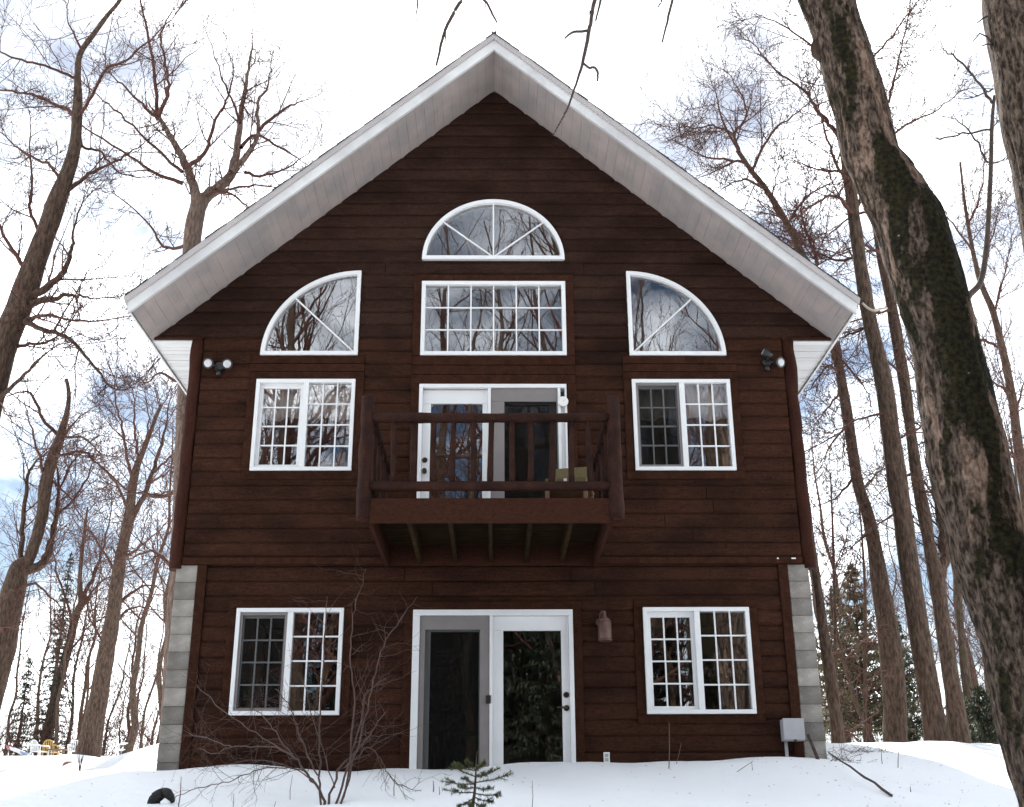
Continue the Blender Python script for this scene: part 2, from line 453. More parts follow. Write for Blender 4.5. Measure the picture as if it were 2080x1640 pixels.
MOUNDS = [(-4.55, 3.6, .40, .62), (-5.6, 4.4, .03, 1.0), (-13.2, 19.5, .10, 1.1), (-11.5, 19.0, .13, .45), (-10.95, 19.2, .12, .4), (7.5, 5.2, .16, .5), (6.35, 3.2, .10, .5), (5.2, 1.4, .06, .9), (-2.9, -.25, .05, .5), (2.75, -.3, .075, .45), (3.1, -1.0, .04, .5), (-1.9, -.3, -.03, .5), (.9, -.3, .02, .4)]
def ground(x, y):
    x = np.asarray(x, float); y = np.asarray(y, float)
    wgt = np.clip((x + 5) / 10, 0, 1); wgt = wgt * wgt * (3 - 2 * wgt)
    z = _prof(_L, y) * (1 - wgt) + _prof(_Rr, y) * wgt
    z = z - .05 * np.clip(x - 5.5, 0, 6) * np.clip((y + 1) / 4, 0, 1) * np.clip((30 - y) / 10, 0, 1)
    for mx_, my_, a, s in MOUNDS:
        z = z + a * np.exp(-((x - mx_) ** 2 + (y - my_) ** 2) / (2 * s * s))
    z = z + .008 * np.sin(x * 7.1 + 2.0 * np.sin(y * 3.3)) * np.sin(y * 6.3 + x) + .022 * np.sin(x * 1.9 + 1.3 * np.sin(y * .8)) * np.cos(y * 1.3 + .5) + .012 * np.sin(x * 4.3 + y * 2.1) + .05 * np.sin(x * .45 + 1) * np.sin(y * .37)
    return z
def gz(x, y): return float(ground(x, y))
def grid(lo, hi, step, far):
    c = list(np.arange(lo, hi + 1e-6, step)); s = step; v = hi
    while v < far: s *= 1.18; v += s; c.append(v)
    s = step; v = lo
    while v > -far: s *= 1.18; v -= s; c.insert(0, v)
    return c
gx = sorted(set(np.round(grid(-9, 9, .16, 420) + [-3.72, -3.66, 3.66, 3.72] + list(np.arange(-14, -9, .2)), 3)))
gy = sorted(set(np.round(grid(-8, 8, .16, 420) + [.02, .07] + list(np.arange(8.3, 22, .3)) + list(np.arange(22, 40, .8)), 3)))
GX, GY = np.meshgrid(gx, gy)
GZ = ground(GX, GY)
inside = (np.abs(GX) < 3.69) & (GY > .05) & (GY < 9.0)
GZ[inside] = .2
nx_, ny_ = len(gx), len(gy)
idx = np.arange(nx_ * ny_).reshape(ny_, nx_)
quads = np.stack([idx[:-1, :-1].ravel(), idx[:-1, 1:].ravel(), idx[1:, 1:].ravel(), idx[1:, :-1].ravel()], 1)
g = link('snow_ground', raw_mesh('snow_ground', np.stack([GX.ravel(), GY.ravel(), GZ.ravel()], 1), quads, M['snow'], True))
tag(g, 'deep white snow sloping up to and around the cabin', kind='structure')

# ------------------------------------------------------------------ house
HOUSE = thing('house', (0, 0, .5), 'dark brown log-sided cabin with white windows and steep gable', 'house')
AP, SL = 9.63, .876            # soffit line on the wall plane: z = AP - SL*|x|
EAVE_X, EAVE_Z, OH, HD = 4.30, 5.885, .95, 9.0
ZB = 3.02                      # bottom of the upper wall
win_rects = {}                 # outer frame rectangles
def R4(x0, x1, z0, z1): return (x0, x1, z0, z1)
LOW = [R4(-2.947, -1.720, 1.311, 2.506), R4(1.720, 2.947, 1.311, 2.506)]
UP = [R4(-2.930, -1.710, 4.160, 5.343), R4(1.710, 2.930, 4.160, 5.343)]
PIC = R4(-.920, .912, 5.668, 6.695)
DLOW = R4(-.925, .912, .30, 2.487)
DUP = R4(-.920, .898, 3.20, 5.282)
TW = .105                      # brown trim width
# opening description: (z0, z1, function z -> (x0, x1))
def rect_open(r, tl=TW, tb=TW, tt=TW): return (r[2] - tb, r[3] + tt, lambda z, r=r: (r[0] - tl, r[1] + tl))
ops_low = [rect_open(r) for r in LOW] + [(.2, DLOW[3] + TW, lambda z: (DLOW[0] - TW, DLOW[1] + TW))]
QR, QB, HB, HR, HH = 1.2, 5.668, 7.011, .920, .882
def half(z):
    t = max(0.0, 1 - ((z - HB) / HH) ** 2); return (-HR * math.sqrt(t) + .006, HR * math.sqrt(t) - .020)
QX = 1.700; QRX, QRZ = 1.212, 1.172
def quart(s):
    def f(z):
        t = max(0.0, 1 - ((z - QB) / QRZ) ** 2); e = QX + (QRX - .008) * math.sqrt(t)
        return (-e, -QX - .004) if s < 0 else (QX + .004, e)
    return f
ops_up = [(UP[0][2] - TW, QB, lambda z: (UP[0][0] - TW, UP[0][1] + TW)), (UP[1][2] - TW, QB, lambda z: (UP[1][0] - TW, UP[1][1] + TW)),
          (QB, QB + QRZ - .006, quart(-1)), (QB, QB + QRZ - .006, quart(1)),
          (3.2, PIC[3] + TW, lambda z: (PIC[0] - TW, PIC[1] + TW)), (HB - .012, HB + HH - .006, half)]
COURSE = .1755
def prof(t): return -.027 * (1 - abs(2 * t - 1) ** 5.0) - .002
def intervals(z, xl, xr, ops):
    iv = [(xl, xr)]
    for z0, z1, f in ops:
        if z0 - 1e-6 <= z <= z1 + 1e-6:
            a, b = f(min(max(z, z0), z1)); nv = []
            for p, q in iv:
                if b <= p or a >= q: nv.append((p, q)); continue
                if a > p: nv.append((p, a))
                if b < q: nv.append((b, q))
            iv = nv
    return iv
wall_mb = MB()
plank_list = []
def lay_planks(zlo, zhi, bounds, ops, ybase, seed):
    rng = random.Random(seed)
    k = 0; z = zlo
    edges = sorted({zz for o in ops for zz in o[:2] if zlo < zz < zhi})
    while z < zhi - 1e-4:
        c0, c1 = z, min(z + COURSE, zhi)
        cuts = [c0] + [e for e in edges if c0 + .004 < e < c1 - .004] + [c1]
        for a, b in zip(cuts[:-1], cuts[1:]):
            zm = (a + b) / 2
            act = [o for o in ops if o[0] - 1e-6 <= zm <= o[1] + 1e-6]
            curved = any(o[2] in (half,) or o[0] >= QB - 1e-6 for o in act) or bounds(a) != bounds(b)
            nz = max(2, int(round(6 * (b - a) / COURSE))) + (4 if curved and act else 0)
            zs = [a + (b - a) * i / nz for i in range(nz + 1)]
            if a == c0: zs.insert(1, a + (b - a) * .035); zs.insert(2, a + (b - a) * .09)
            if b == c1: zs.insert(len(zs) - 1, b - (b - a) * .09); zs.insert(len(zs) - 1, b - (b - a) * .035)
            rows = []
            ref = intervals(zm, *bounds(zm), act)
            for zz in zs:
                iv = intervals(zz, *bounds(zz), act)
                if len(iv) != len(ref):
                    iv = [min(iv, key=lambda q: abs(q[0] + q[1] - r_[0] - r_[1])) if iv else ((r_[0] + r_[1]) / 2,) * 2 for r_ in ref]
                rows.append(iv)
            for j in range(len(ref)):
                L0, R0 = [r_[j][0] for r_ in rows], [r_[j][1] for r_ in rows]
                wall_mb.v += [(L0[0], ybase + .006, a), (R0[0], ybase + .006, a), (R0[-1], ybase + .006, b), (L0[-1], ybase + .006, b)]
                n_ = len(wall_mb.v); wall_mb.f.append((n_ - 4, n_ - 3, n_ - 2, n_ - 1))
                splits = []
                ln = ref[j][1] - ref[j][0]
                if ln > 2.6 and not curved or ln > 3.6:
                    ns_ = 2 if ln > 5.2 else 1
                    splits = [ref[j][0] + ln * (q_ + 1) / (ns_ + 1) + rng.uniform(-.5, .5) for q_ in range(ns_)]
                xs = [None] + splits + [None]
                for q in range(len(xs) - 1):
                    lx = L0 if xs[q] is None else [xs[q] + .003] * len(zs)
                    rx = R0 if xs[q + 1] is None else [xs[q + 1] - .003] * len(zs)
                    if max(r_ - l_ for l_, r_ in zip(lx, rx)) < .02: continue
                    v = []; f = []
                    wob = rng.uniform(-.004, .004)
                    for zz, l_, r_ in zip(zs, lx, rx):
                        y = ybase + prof((zz - c0) / COURSE) + wob
                        r_ = max(r_, l_)
                        v += [(l_, ybase + .004, zz), (l_, y, zz), (r_, y, zz), (r_, ybase + .004, zz)]
                    for i in range(len(zs) - 1):
                        for s_ in range(3):
                            p = i * 4 + s_
                            f.append((p, p + 1, p + 5, p + 4))
                    f += [(3, 2, 1, 0), tuple((len(zs) - 1) * 4 + i for i in range(4))]
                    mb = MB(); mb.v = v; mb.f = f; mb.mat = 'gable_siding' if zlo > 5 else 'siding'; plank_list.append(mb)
        z = c1
def b_low(z): return (-3.335, 3.335)
def b_up(z):
    if z < 5.925: return (-3.625, 3.625)
    e = max(0.0, (AP - z) / SL - .004); return (-e, e)
lay_planks(.20, ZB, b_low, ops_low, .022, 3)
lay_planks(ZB + .085, 5.925, b_up, ops_up, 0.0, 4)
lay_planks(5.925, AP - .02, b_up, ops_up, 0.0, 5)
WALL = wall_mb.build('front_wall', M['sheath'], HOUSE)
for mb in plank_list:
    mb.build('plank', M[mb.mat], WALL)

def part(name, mat, parent, *boxes, bevel=0.0):
    mb = MB()
    for b in boxes: mb.box(*b)
    return mb.build(name, mat, parent, bevel=bevel)
# ledge between the storeys, return boards under the gable ends, corner boards
part('ledge_board', M['trim'], HOUSE, (-3.625, 3.625, -.052, .02, ZB, ZB + .08), bevel=.006)
for xa_ in (3.325, 3.495): part('metal_tab', M['plastic'], HOUSE, (xa_, xa_ + (.02 if xa_ < 3.4 else .05), -.058, -.0525, 3.07, 3.085))
for s in (-1, 1):
    a, b = sorted((s * 3.635, s * 4.262))
    part('return_board', M['trim'], HOUSE, (a, b, -.04, .015, 5.895, 5.922))
    a, b = sorted((s * 3.338, s * 3.447))
    part('corner_board', M['trim'], HOUSE, (a, b, -.03, .03, .25, ZB - .002), bevel=.004)
    # half log corner
    rng = random.Random(20 + s)
    pts = []; rad = []
    for i in range(24):
        z = ZB - .05 + (5.905 - ZB + .05) * i / 23
        pts.append((s * (3.712 + .006 * math.sin(i * 1.3 + s)), .035, z)); rad.append(.085 + rng.uniform(-.006, .006))
    MB().tube(pts, rad, 14, wob=.05).build('corner_log', M['log'], HOUSE, smooth=True)
# concrete block ends of the basement walls
bm_ = MB().box(-.123, .123, -.19, .19, -.0985, .0985)
blk = bm_.build('block', M['block'])
blk_me = blk.data
bpy.data.objects.remove(blk)
for s in (-1, 1):
    for k in range(15):
        z = ZB - .005 - .0995 - k * .2
        if z < .3: break
        o = link('block', blk_me, HOUSE, (s * (3.573 + random.uniform(-.003, .003)), .175 + random.uniform(-.004, .004), z))
        mo = o.modifiers.new('bevel', 'BEVEL'); mo.width = .006; mo.segments = 2
    a, b = sorted((s * 3.455, s * 3.69))
    part('mortar_core', M['block'], HOUSE, (a, b, .0, .36, .2, ZB - .01))
    part('basement_wall', M['block'], HOUSE, (a, b, .372, HD, .2, ZB - .004))
# side and back walls (log siding continues)
for s in (-1, 1):
    mb = MB(); z = ZB
    while z < 5.87:
        z1 = min(z + COURSE, 5.88)
        n = 5; y0, y1 = .1, HD
        for i in range(n):
            ta, tb = i / n, (i + 1) / n
            za, zb = z + (z1 - z) * ta, z + (z1 - z) * tb
            xa, xb = s * (3.70 - prof(ta)), s * (3.70 - prof(tb))
            b0 = len(mb.v); mb.v += [(xa, y0, za), (xa, y1, za), (xb, y1, zb), (xb, y0, zb)]
            mb.f.append((b0, b0 + 1, b0 + 2, b0 + 3) if s > 0 else (b0 + 3, b0 + 2, b0 + 1, b0))
        z = z1
    mb.build('side_wall', M['siding'], HOUSE)
MB().prism([(-3.7, .2), (3.7, .2), (3.7, 6.2), (0, AP - .15), (-3.7, 6.2)], HD - .1, HD).build('back_wall', M['siding'], HOUSE)
# interior shell: floors and inner walls
part('upper_floor', M['dark'], HOUSE, (-3.44, 3.44, .10, HD - .12, 3.02, 3.16))
part('lower_floor', M['dark'], HOUSE, (-3.44, 3.44, .10, HD - .12, .28, .40))
part('inner_partition', M['dark'], HOUSE, (-3.44, 3.44, 4.2, 4.3, .41, 3.01), (-3.44, 3.44, 5.2, 5.3, 3.17, 6.4), bevel=0)
for s in (-1, 1):
    a, b = sorted((s * 3.45, s * 3.60))
    part('inner_wall', M['dark'], HOUSE, (a, b, .40, HD - .12, 3.0, 6.3))

# ---- roof
ROOF = MB()
TOP0 = 9.826 + 0.0
for s in (-1, 1):
    ROOF.prism([(0, AP + .015), (s * 4.27, AP + .015 - SL * 4.27), (s * 4.33, 5.99), (s * 4.33, 6.035), (0, 9.815)] if s > 0 else
               [(0, 9.815), (s * 4.33, 6.035), (s * 4.33, 5.99), (s * 4.27, AP + .015 - SL * 4.27), (0, AP + .015)], -OH + .05, HD + .4)
RO = ROOF.build('roof', M['ceil'], HOUSE)
# shingles: courses up each slope, individual tabs along the front edge
slope_len = math.hypot(4.40, 4.40 * .8757)
ang = math.atan(.8757)
for s in (-1, 1):
    mb = MB(); k = 0
    ncr = 40
    for k in range(ncr):
        t0, t1 = k / ncr, (k + 1) / ncr + .012
        xa, xb = s * 4.385 * (1 - t0), s * max(4.385 * (1 - t1), 0.0)
        za, zb = 9.822 - .8735 * abs(xa) + .018, 9.822 - .8735 * abs(xb) + .008
        b0 = len(mb.v)
        y0, y1 = -OH + .10, HD + .42
        mb.v += [(xa, y0, za), (xa, y1, za), (xb, y1, zb), (xb, y0, zb), (xa, y0, za - .02), (xa, y1, za - .02)]
        mb.f += [(b0, b0 + 1, b0 + 2, b0 + 3), (b0, b0 + 4, b0 + 5, b0 + 1)]
    o = mb.build('shingle_field', M['shingle'], RO); o['kind'] = 'stuff'
sh = MB().box(-.085, .085, -.07, .07, -.0045, .0045).build('shingle', M['shingle'])
sh_me = sh.data; bpy.data.objects.remove(sh)
for s in (-1, 1):
    for k in range(40):
        xx = 4.36 * (k + .35) / 40
        zz = 9.826 - .8735 * xx + .006
        o = link('shingle', sh_me, RO, (s * xx, -OH + .045 + random.uniform(-.012, .008), zz + random.uniform(-.003, .005)))
        o.rotation_euler = (random.uniform(-.03, .03), s * (ang + random.uniform(-.05, -.01)), 0)
# rake fascia in two tiers
for s in (-1, 1):
    def rk(z0, z1, x1, x1b):
        p = [(0, z0), (s * x1b, z0 - .8757 * x1b), (s * x1, z1 - .8735 * x1), (0, z1)]
        return p if s > 0 else p[::-1]
    MB().prism(rk(9.592, 9.742, 4.325, 4.31), -OH, -OH + .045).build('fascia', M['fascia'], RO)
    MB().prism(rk(9.744, 9.826, 4.365, 4.345), -OH - .022, -OH + .045).build('rake_moulding', M['mould'], RO)
    # rake soffit planks, running from the wall out to the fascia
    npk = 38; Lx = 4.285
    for k in range(npk):
        xa, xb = Lx * k / npk + .0009, Lx * (k + 1) / npk - .0009
        j = random.uniform(-.002, .002)
        p = [(s * xa, AP - SL * xa + j), (s * xb, AP - SL * xb + j), (s * xb, AP - SL * xb + .014), (s * xa, AP - SL * xa + .014)]
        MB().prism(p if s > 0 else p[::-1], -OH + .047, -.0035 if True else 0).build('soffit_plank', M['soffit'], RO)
    # eave fascia, and level eave soffit planks running from wall to fascia
    a, b = sorted((s * (EAVE_X - .004), s * (EAVE_X + .022)))
    part('eave_fascia', M['fascia'], RO, (a, b, -OH + .046, HD + .4, 5.858, 6.0))
    for k in range(26):
        a, b = sorted((s * 3.66, s * (EAVE_X - .006)))
        part('eave_plank', M['eavesoffit'], RO, (a, b, .018 + k * .105 + .002, .018 + (k + 1) * .105 - .002, EAVE_Z + random.uniform(-.003, .003), EAVE_Z + .016))
    part('eave_soffit', M['eavesoffit'], RO, (a, b, .02 + 26 * .105, HD + .3, EAVE_Z, EAVE_Z + .016))

# ---- windows
FW = .046
def frame_rect(mb, x0, x1, z0, z1, w_, y0, y1, wt=None, wb=None):
    wt = w_ if wt is None else wt; wb = w_ if wb is None else wb
    mb.box(x0, x1, y0, y1, z1 - wt, z1); mb.box(x0, x1, y0, y1, z0, z0 + wb)
    mb.box(x0, x0 + w_, y0, y1, z0 + wb, z1 - wt); mb.box(x1 - w_, x1, y0, y1, z0 + wb, z1 - wt)
def panes(parent, x0, x1, z0, z1, nc, nr, y, mw=.017, matm='white'):
    """separate panes with muntin bars between them"""
    for c in range(1, nc):
        xc = x0 + (x1 - x0) * c / nc
        part('muntin', M[matm], parent, (xc - mw / 2, xc + mw / 2, y - .012, y + .012, z0, z1))
    for r_ in range(1, nr):
        zc = z0 + (z1 - z0) * r_ / nr
        for c in range(nc):
            xa = x0 + (x1 - x0) * c / nc + (mw / 2 if c else 0); xb = x0 + (x1 - x0) * (c + 1) / nc - (mw / 2 if c < nc - 1 else 0)
            part('muntin', M[matm], parent, (xa, xb, y - .011, y + .011, zc - mw / 2, zc + mw / 2))
    tx, tz = random.uniform(-.0035, .0035), random.uniform(-.0035, .0035)
    for r_ in range(nr):
        for c in range(nc):
            xa = x0 + (x1 - x0) * c / nc + (mw / 2 if c else 0); xb = x0 + (x1 - x0) * (c + 1) / nc - (mw / 2 if c < nc - 1 else 0)
            za = z0 + (z1 - z0) * r_ / nr + (mw / 2 if r_ else 0); zb = z0 + (z1 - z0) * (r_ + 1) / nr - (mw / 2 if r_ < nr - 1 else 0)
            mb = MB(); mb.box(xa, xb, 0, .004, za, zb)
            mb.v = [(vx, y + vy + (vx - (x0 + x1) / 2) * tx + (vz - (z0 + z1) / 2) * tz, vz) for vx, vy, vz in mb.v]
            mb.build('pane', M['glass'], parent)
def slider(r, screened, label):
    x0, x1, z0, z1 = r
    mb = MB(); frame_rect(mb, x0, x1, z0, z1, FW, -.062, .085)
    mid = (x0 + x1) / 2 - .012
    mb.box(mid - .014, mid + .052, -.058, .06, z0 + FW, z1 - FW)
    wo = mb.build('window', M['white'], HOUSE, bevel=.004); wo['label'] = label
    # right (fixed) half
    panes(wo, mid + .052, x1 - FW, z0 + FW, z1 - FW, 3, 4, -.012)
    # left sash
    sw = .042
    mb = MB(); frame_rect(mb, x0 + FW, mid - .014, z0 + FW, z1 - FW, sw, -.005, .035, wt=.062)
    mb.build('sash', M['white'], wo, bevel=.003)
    panes(wo, x0 + FW + sw, mid - .014 - sw, z0 + FW + sw, z1 - FW - .062, 3, 4, .014)
    if screened:
        mb = MB(); frame_rect(mb, x0 + FW + .003, mid - .016, z0 + FW + .003, z1 - FW - .003, .026, -.04, -.024, wt=.03)
        mb.build('screen_frame', M['screenframe'], wo)
        part('insect_screen', M['screen'], wo, (x0 + FW + .029, mid - .042, -.033, -.031, z0 + FW + .029, z1 - FW - .033))
    return wo
slider(LOW[0], True, 'sliding window with a dark insect screen over its left half')
slider(LOW[1], False, 'sliding window without a screen on the ground floor')
slider(UP[0], False, 'upper sliding window without a screen, wooden box behind it')
slider(UP[1], True, 'upper sliding window with a dark screen over its left half')
# picture window
mb = MB(); frame_rect(mb, *PIC, .05, -.062, .085); wo = mb.build('window', M['white'], HOUSE, bevel=.004); wo['label'] = 'wide fixed window of six by three small panes'
panes(wo, PIC[0] + .05, PIC[1] - .05, PIC[2] + .05, PIC[3] - .05, 6, 3, -.008)
# arched windows
def arch_frame(outer, inner, y0, y1, close):
    """ring between two polylines in (x,z) extruded along y"""
    mb = MB(); n = len(outer)
    b = 0
    for P in (outer, inner):
        for y in (y0, y1):
            mb.v += [(x, y, z) for x, z in P]
    def I(ring, side, i): return ring * 2 * n + side * n + i
    rng_ = range(n) if close else range(n - 1)
    for i in rng_:
        j = (i + 1) % n
        mb.f.append((I(0, 0, i), I(0, 0, j), I(1, 0, j), I(1, 0, i)))
        mb.f.append((I(0, 1, j), I(0, 1, i), I(1, 1, i), I(1, 1, j)))
        mb.f.append((I(0, 0, j), I(0, 0, i), I(0, 1, i), I(0, 1, j)))
        mb.f.append((I(1, 0, i), I(1, 0, j), I(1, 1, j), I(1, 1, i)))
    return mb
def sector_pane(parent, poly, y, tx, tz):
    cx_ = sum(p[0] for p in poly) / len(poly)
    mb = MB(); mb.prism(poly, 0, .004)
    mb.v = [(x, y + yy + (x - cx_) * tx + (z - poly[0][1]) * tz, z) for x, yy, z in mb.v]
    mb.build('pane', M['glass'], parent)
def bar(parent, p, q, wd, y0, y1):
    d = np.array(q) - np.array(p); nrm = np.array((-d[1], d[0])) / np.linalg.norm(d) * wd / 2
    P = [tuple(np.array(p) + nrm), tuple(np.array(p) - nrm), tuple(np.array(q) - nrm), tuple(np.array(q) + nrm)]
    MB().prism(P[::-1], y0, y1).build('muntin', M['white'], parent)
fw = .05
cxh = -.008
A = [math.pi * i / 48 for i in range(49)]
outer = [(cxh + HR * math.cos(a), HB + HH * math.sin(a)) for a in A]
inner = [(cxh + (HR - fw) * math.cos(a), max(HB + (HH - fw) * math.sin(a), HB + fw)) for a in A]
wo = arch_frame(outer, inner, -.062, .085, True).build('window', M['white'], HOUSE); wo['label'] = 'half round window under the gable peak'
cpt = (cxh, HB + fw)
arc = [(cxh + (HR - fw) * math.cos(a), HB + (HH - fw) * math.sin(a)) for a in A if HB + (HH - fw) * math.sin(a) >= HB + fw]
angs = [R(42), R(90), R(138)]
for a in angs:
    bar(wo, cpt, (cxh + (HR - fw) * math.cos(a), HB + (HH - fw) * math.sin(a)), .018, -.02, .002)
bnd = [0] + angs + [math.pi]
for a, b in zip(bnd[:-1], bnd[1:]):
    poly = [cpt]
    for i in range(13):
        t = a + (b - a) * i / 12
        poly.append((cxh + (HR - fw) * math.cos(t), max(HB + (HH - fw) * math.sin(t), HB + fw)))
    sector_pane(wo, poly, -.008, .001, .002)
for s in (-1, 1):
    A = [math.pi / 2 * i / 28 for i in range(29)]
    outer = [(s * (QX + QRX * math.cos(a)), QB + QRZ * math.sin(a)) for a in A] + [(s * QX, QB)]
    inner = [(s * max(QX + (QRX - fw) * math.cos(a), QX + fw), max(QB + (QRZ - fw) * math.sin(a), QB + fw)) for a in A] + [(s * (QX + fw), QB + fw)]
    if s < 0: outer, inner = outer[::-1], inner[::-1]
    wo = arch_frame(outer, inner, -.062, .085, True).build('window', M['white'], HOUSE)
    wo['label'] = 'quarter round window ' + ('on the left of the gable' if s < 0 else 'on the right of the gable')
    c0 = (s * (QX + fw), QB + fw)
    am = R(45)
    e = (s * (QX + (QRX - fw) * math.cos(am)), QB + (QRZ - fw) * math.sin(am))
    bar(wo, c0, e, .018, -.02, .002)
    for a, b in ((0, am), (am, math.pi / 2)):
        poly = [c0] + [(s * max(QX + (QRX - fw) * math.cos(a + (b - a) * i / 10), QX + fw), max(QB + (QRZ - fw) * math.sin(a + (b - a) * i / 10), QB + fw)) for i in range(11)]
        if s < 0: poly = poly[::-1]
        sector_pane(wo, poly, -.008, random.uniform(-.004, .004), random.uniform(-.003, .003))
# brown trim boards round the openings
def trims(r, top=TW, bot=TW, yb=0.0):
    x0, x1, z0, z1 = r
    y0, y1 = yb - .045, yb + .012
    nt_ = max(1, int(math.ceil(top / .145))) if top else 0
    for q_ in range(nt_):
        part('trim_board', M['trim'], HOUSE, (x0 - TW + .002, x1 + TW - .002, y0 + .004 * (q_ % 2), y1, z1 + .001 + top * q_ / nt_, z1 + top * (q_ + 1) / nt_ - .005), bevel=.008)
    if bot: part('trim_board', M['trim'], HOUSE, (x0 - TW + .002, x1 + TW - .002, y0, y1, z0 - bot + .002, z0 - .001), bevel=.004)
    for a, b in ((x0 - TW + .002, x0 - .001), (x1 + .001, x1 + TW - .002)):
        part('trim_board', M['trim'], HOUSE, (a, b, y0, y1, z0, z1), bevel=.004)
for r in LOW: trims(r, yb=.022)
trims(DLOW, bot=0, yb=.022)
for r in UP: trims(r, top=QB - r[3])
trims(PIC, bot=0)
trims((PIC[0], PIC[1], 3.2, DUP[3]), top=PIC[2] - DUP[3], bot=0)

# ---- doors
def knob(parent, x, z, y, lever):
    MB().tube([(x, y, z), (x, y - .008, z)], .033, 14).build('rose', M['brass'], parent, smooth=True)
    if lever:
        MB().tube([(x, y - .008, z), (x, y - .05, z)], .012, 10).build('handle_neck', M['brass'], parent, smooth=True)
        MB().tube([(x + .01, y - .05, z), (x - .05, y - .055, z + .003), (x - .11, y - .05, z + .004)], [.012, .011, .008], 10).build('handle', M['brass'], parent, smooth=True)
    else:
        MB().tube([(x, y - .008, z), (x, y - .022, z)], [.024, .02], 12).build('lock_cylinder', M['brass'], parent, smooth=True)
def glazed_door(name, label, x0, x1, z0, z1, sl, sr, st, sb, mat, y, glass, screened=False):
    mb = MB()
    mb.box(x0, x1, y, y + .045, z1 - st, z1); mb.box(x0, x1, y, y + .045, z0, z0 + sb)
    mb.box(x0, x0 + sl, y, y + .045, z0 + sb, z1 - st); mb.box(x1 - sr, x1, y, y + .045, z0 + sb, z1 - st)
    d = mb.build(name, mat, HOUSE, bevel=.004)
    d['label'] = label
    if glass: part('pane', M['glass'], d, (x0 + sl, x1 - sr, y + .02, y + .026, z0 + sb, z1 - st))
    if screened: part('insect_screen', M['screen'], d, (x0 + sl, x1 - sr, y + .008, y + .010, z0 + sb, z1 - st))
    return d
# lower: white frame, grey screen on the left, white door on the right
mb = MB(); x0, x1, z0, z1 = DLOW
mb.box(x0, x1, -.04, .11, z1 - .066, z1); mb.box(x0, x0 + .08, -.04, .11, .3, z1 - .066); mb.box(x1 - .05, x1, -.04, .11, .3, z1 - .066)
mb.box(-.045, -.008, -.035, .10, .3, z1 - .066)
mb.build('door_frame', M['white'], HOUSE, bevel=.004)
glazed_door('screen_door', 'grey framed sliding screen door left of the ground floor door', x0 + .081, -.046, .42, z1 - .068, .062, .108, .16, .2, M['screenframe'], -.02, False, True)
glazed_door('fixed_door', 'fixed glass panel behind the ground floor screen door', x0 + .081, -.046, .42, z1 - .068, .12, .12, .17, .2, M['white'], .045, True)
d = glazed_door('door', 'white glazed ground floor door with dark lever', -.007, x1 - .051, .42, z1 - .068, .118, .086, .165, .25, M['white'], .02, True)
knob(d, .822, 1.53, .02, False); knob(d, .822, 1.385, .02, True)
part('screen_latch', M['blackmetal'], HOUSE, (-.085, -.03, -.062, -.036, 1.43, 1.52), bevel=.006)
# upper: white door on the left, grey screen on the right
x0, x1, z0, z1 = DUP
mb = MB()
mb.box(x0, x1, -.05, .11, z1 - .05, z1); mb.box(x0, x0 + .045, -.05, .11, z0, z1 - .05); mb.box(x1 - .022, x1, -.05, .11, z0, z1 - .05); mb.box(x1 - .11, x1 - .075, -.045, .11, z0, z1 - .05)
mb.box(-.075, -.036, -.045, .10, z0, z1 - .05)
mb.box(x1 - .075, x1 - .022, -.01, .11, z0, z1 - .25)
mb.build('door_frame', M['white'], HOUSE, bevel=.004)
d = glazed_door('door', 'white glazed balcony door with two dark bronze knobs', x0 + .046, -.076, z0, z1 - .06, .098, .062, .18, .2, M['white'], .012, True)
knob(d, -.835, 4.31, .012, False)
MB().tube([(-.835, .012, 4.165), (-.835, -.03, 4.165), (-.835, -.05, 4.165)], [.03, .018, .028], 14).build('handle', M['brass'], d, smooth=True)
glazed_door('screen_door', 'grey framed screen door on the balcony', -.035, x1 - .111, z0, z1 - .052, .165, .014, .175, .2, M['screenframe'], -.025, False, True)
glazed_door('fixed_door', 'fixed glass panel behind the balcony screen door', -.035, x1 - .111, z0, z1 - .052, .11, .1, .19, .2, M['screenframe'], .045, True)

# ---- balcony
BX0, BX1, BY = -1.262, 1.207, -1.90
BAL = part('balcony', M['rim'], HOUSE, (BX0, BX1, BY, BY + .04, 3.023, 3.283), bevel=.006)
BAL['label'] = 'log railed balcony in front of the upper doors'
for x in (BX0 + .02, BX1 - .02):
    part('side_joist', M['rim'], BAL, (x - .02, x + .02, BY + .041, -.055, 2.985, 3.283))
part('ledger', M['rim'], BAL, (BX0, BX1, -.0535, -.031, 3.0, 3.236))
for x in (-.86, -.44, -.03, .38, .80):
    part('joist', M['deck'], BAL, (x - .021, x + .021, BY + .041, -.056, 3.03, 3.235))
nb = 13
for k in range(nb):
    ya = BY + .045 + (1.84 - .0) * k / nb; yb = ya + 1.84 / nb - .006
    part('deck_board', M['deck'], BAL, (BX0 + .041, BX1 - .041, ya, yb, 3.237, 3.268))
def log(name, p, q, r0, r1, seed, mat='raillog', n=9, sides=12):
    rng = random.Random(seed)
    p, q = np.array(p, float), np.array(q, float)
    off = rng.uniform(-.012, .012), rng.uniform(-.008, .008)
    pts = []; rad = []
    for i in range(n):
        t = i / (n - 1); b_ = math.sin(math.pi * t)
        pts.append(tuple(p + (q - p) * t + np.array((off[0] * b_ if abs(q[0] - p[0]) < .5 else 0, 0, off[1] * b_ if abs(q[2] - p[2]) < .5 else 0))))
        rad.append((r0 + (r1 - r0) * t) * (1 + rng.uniform(-.09, .09)))
    return MB().tube(pts, rad, sides, wob=.13).build(name, M[mat], BAL, smooth=True)
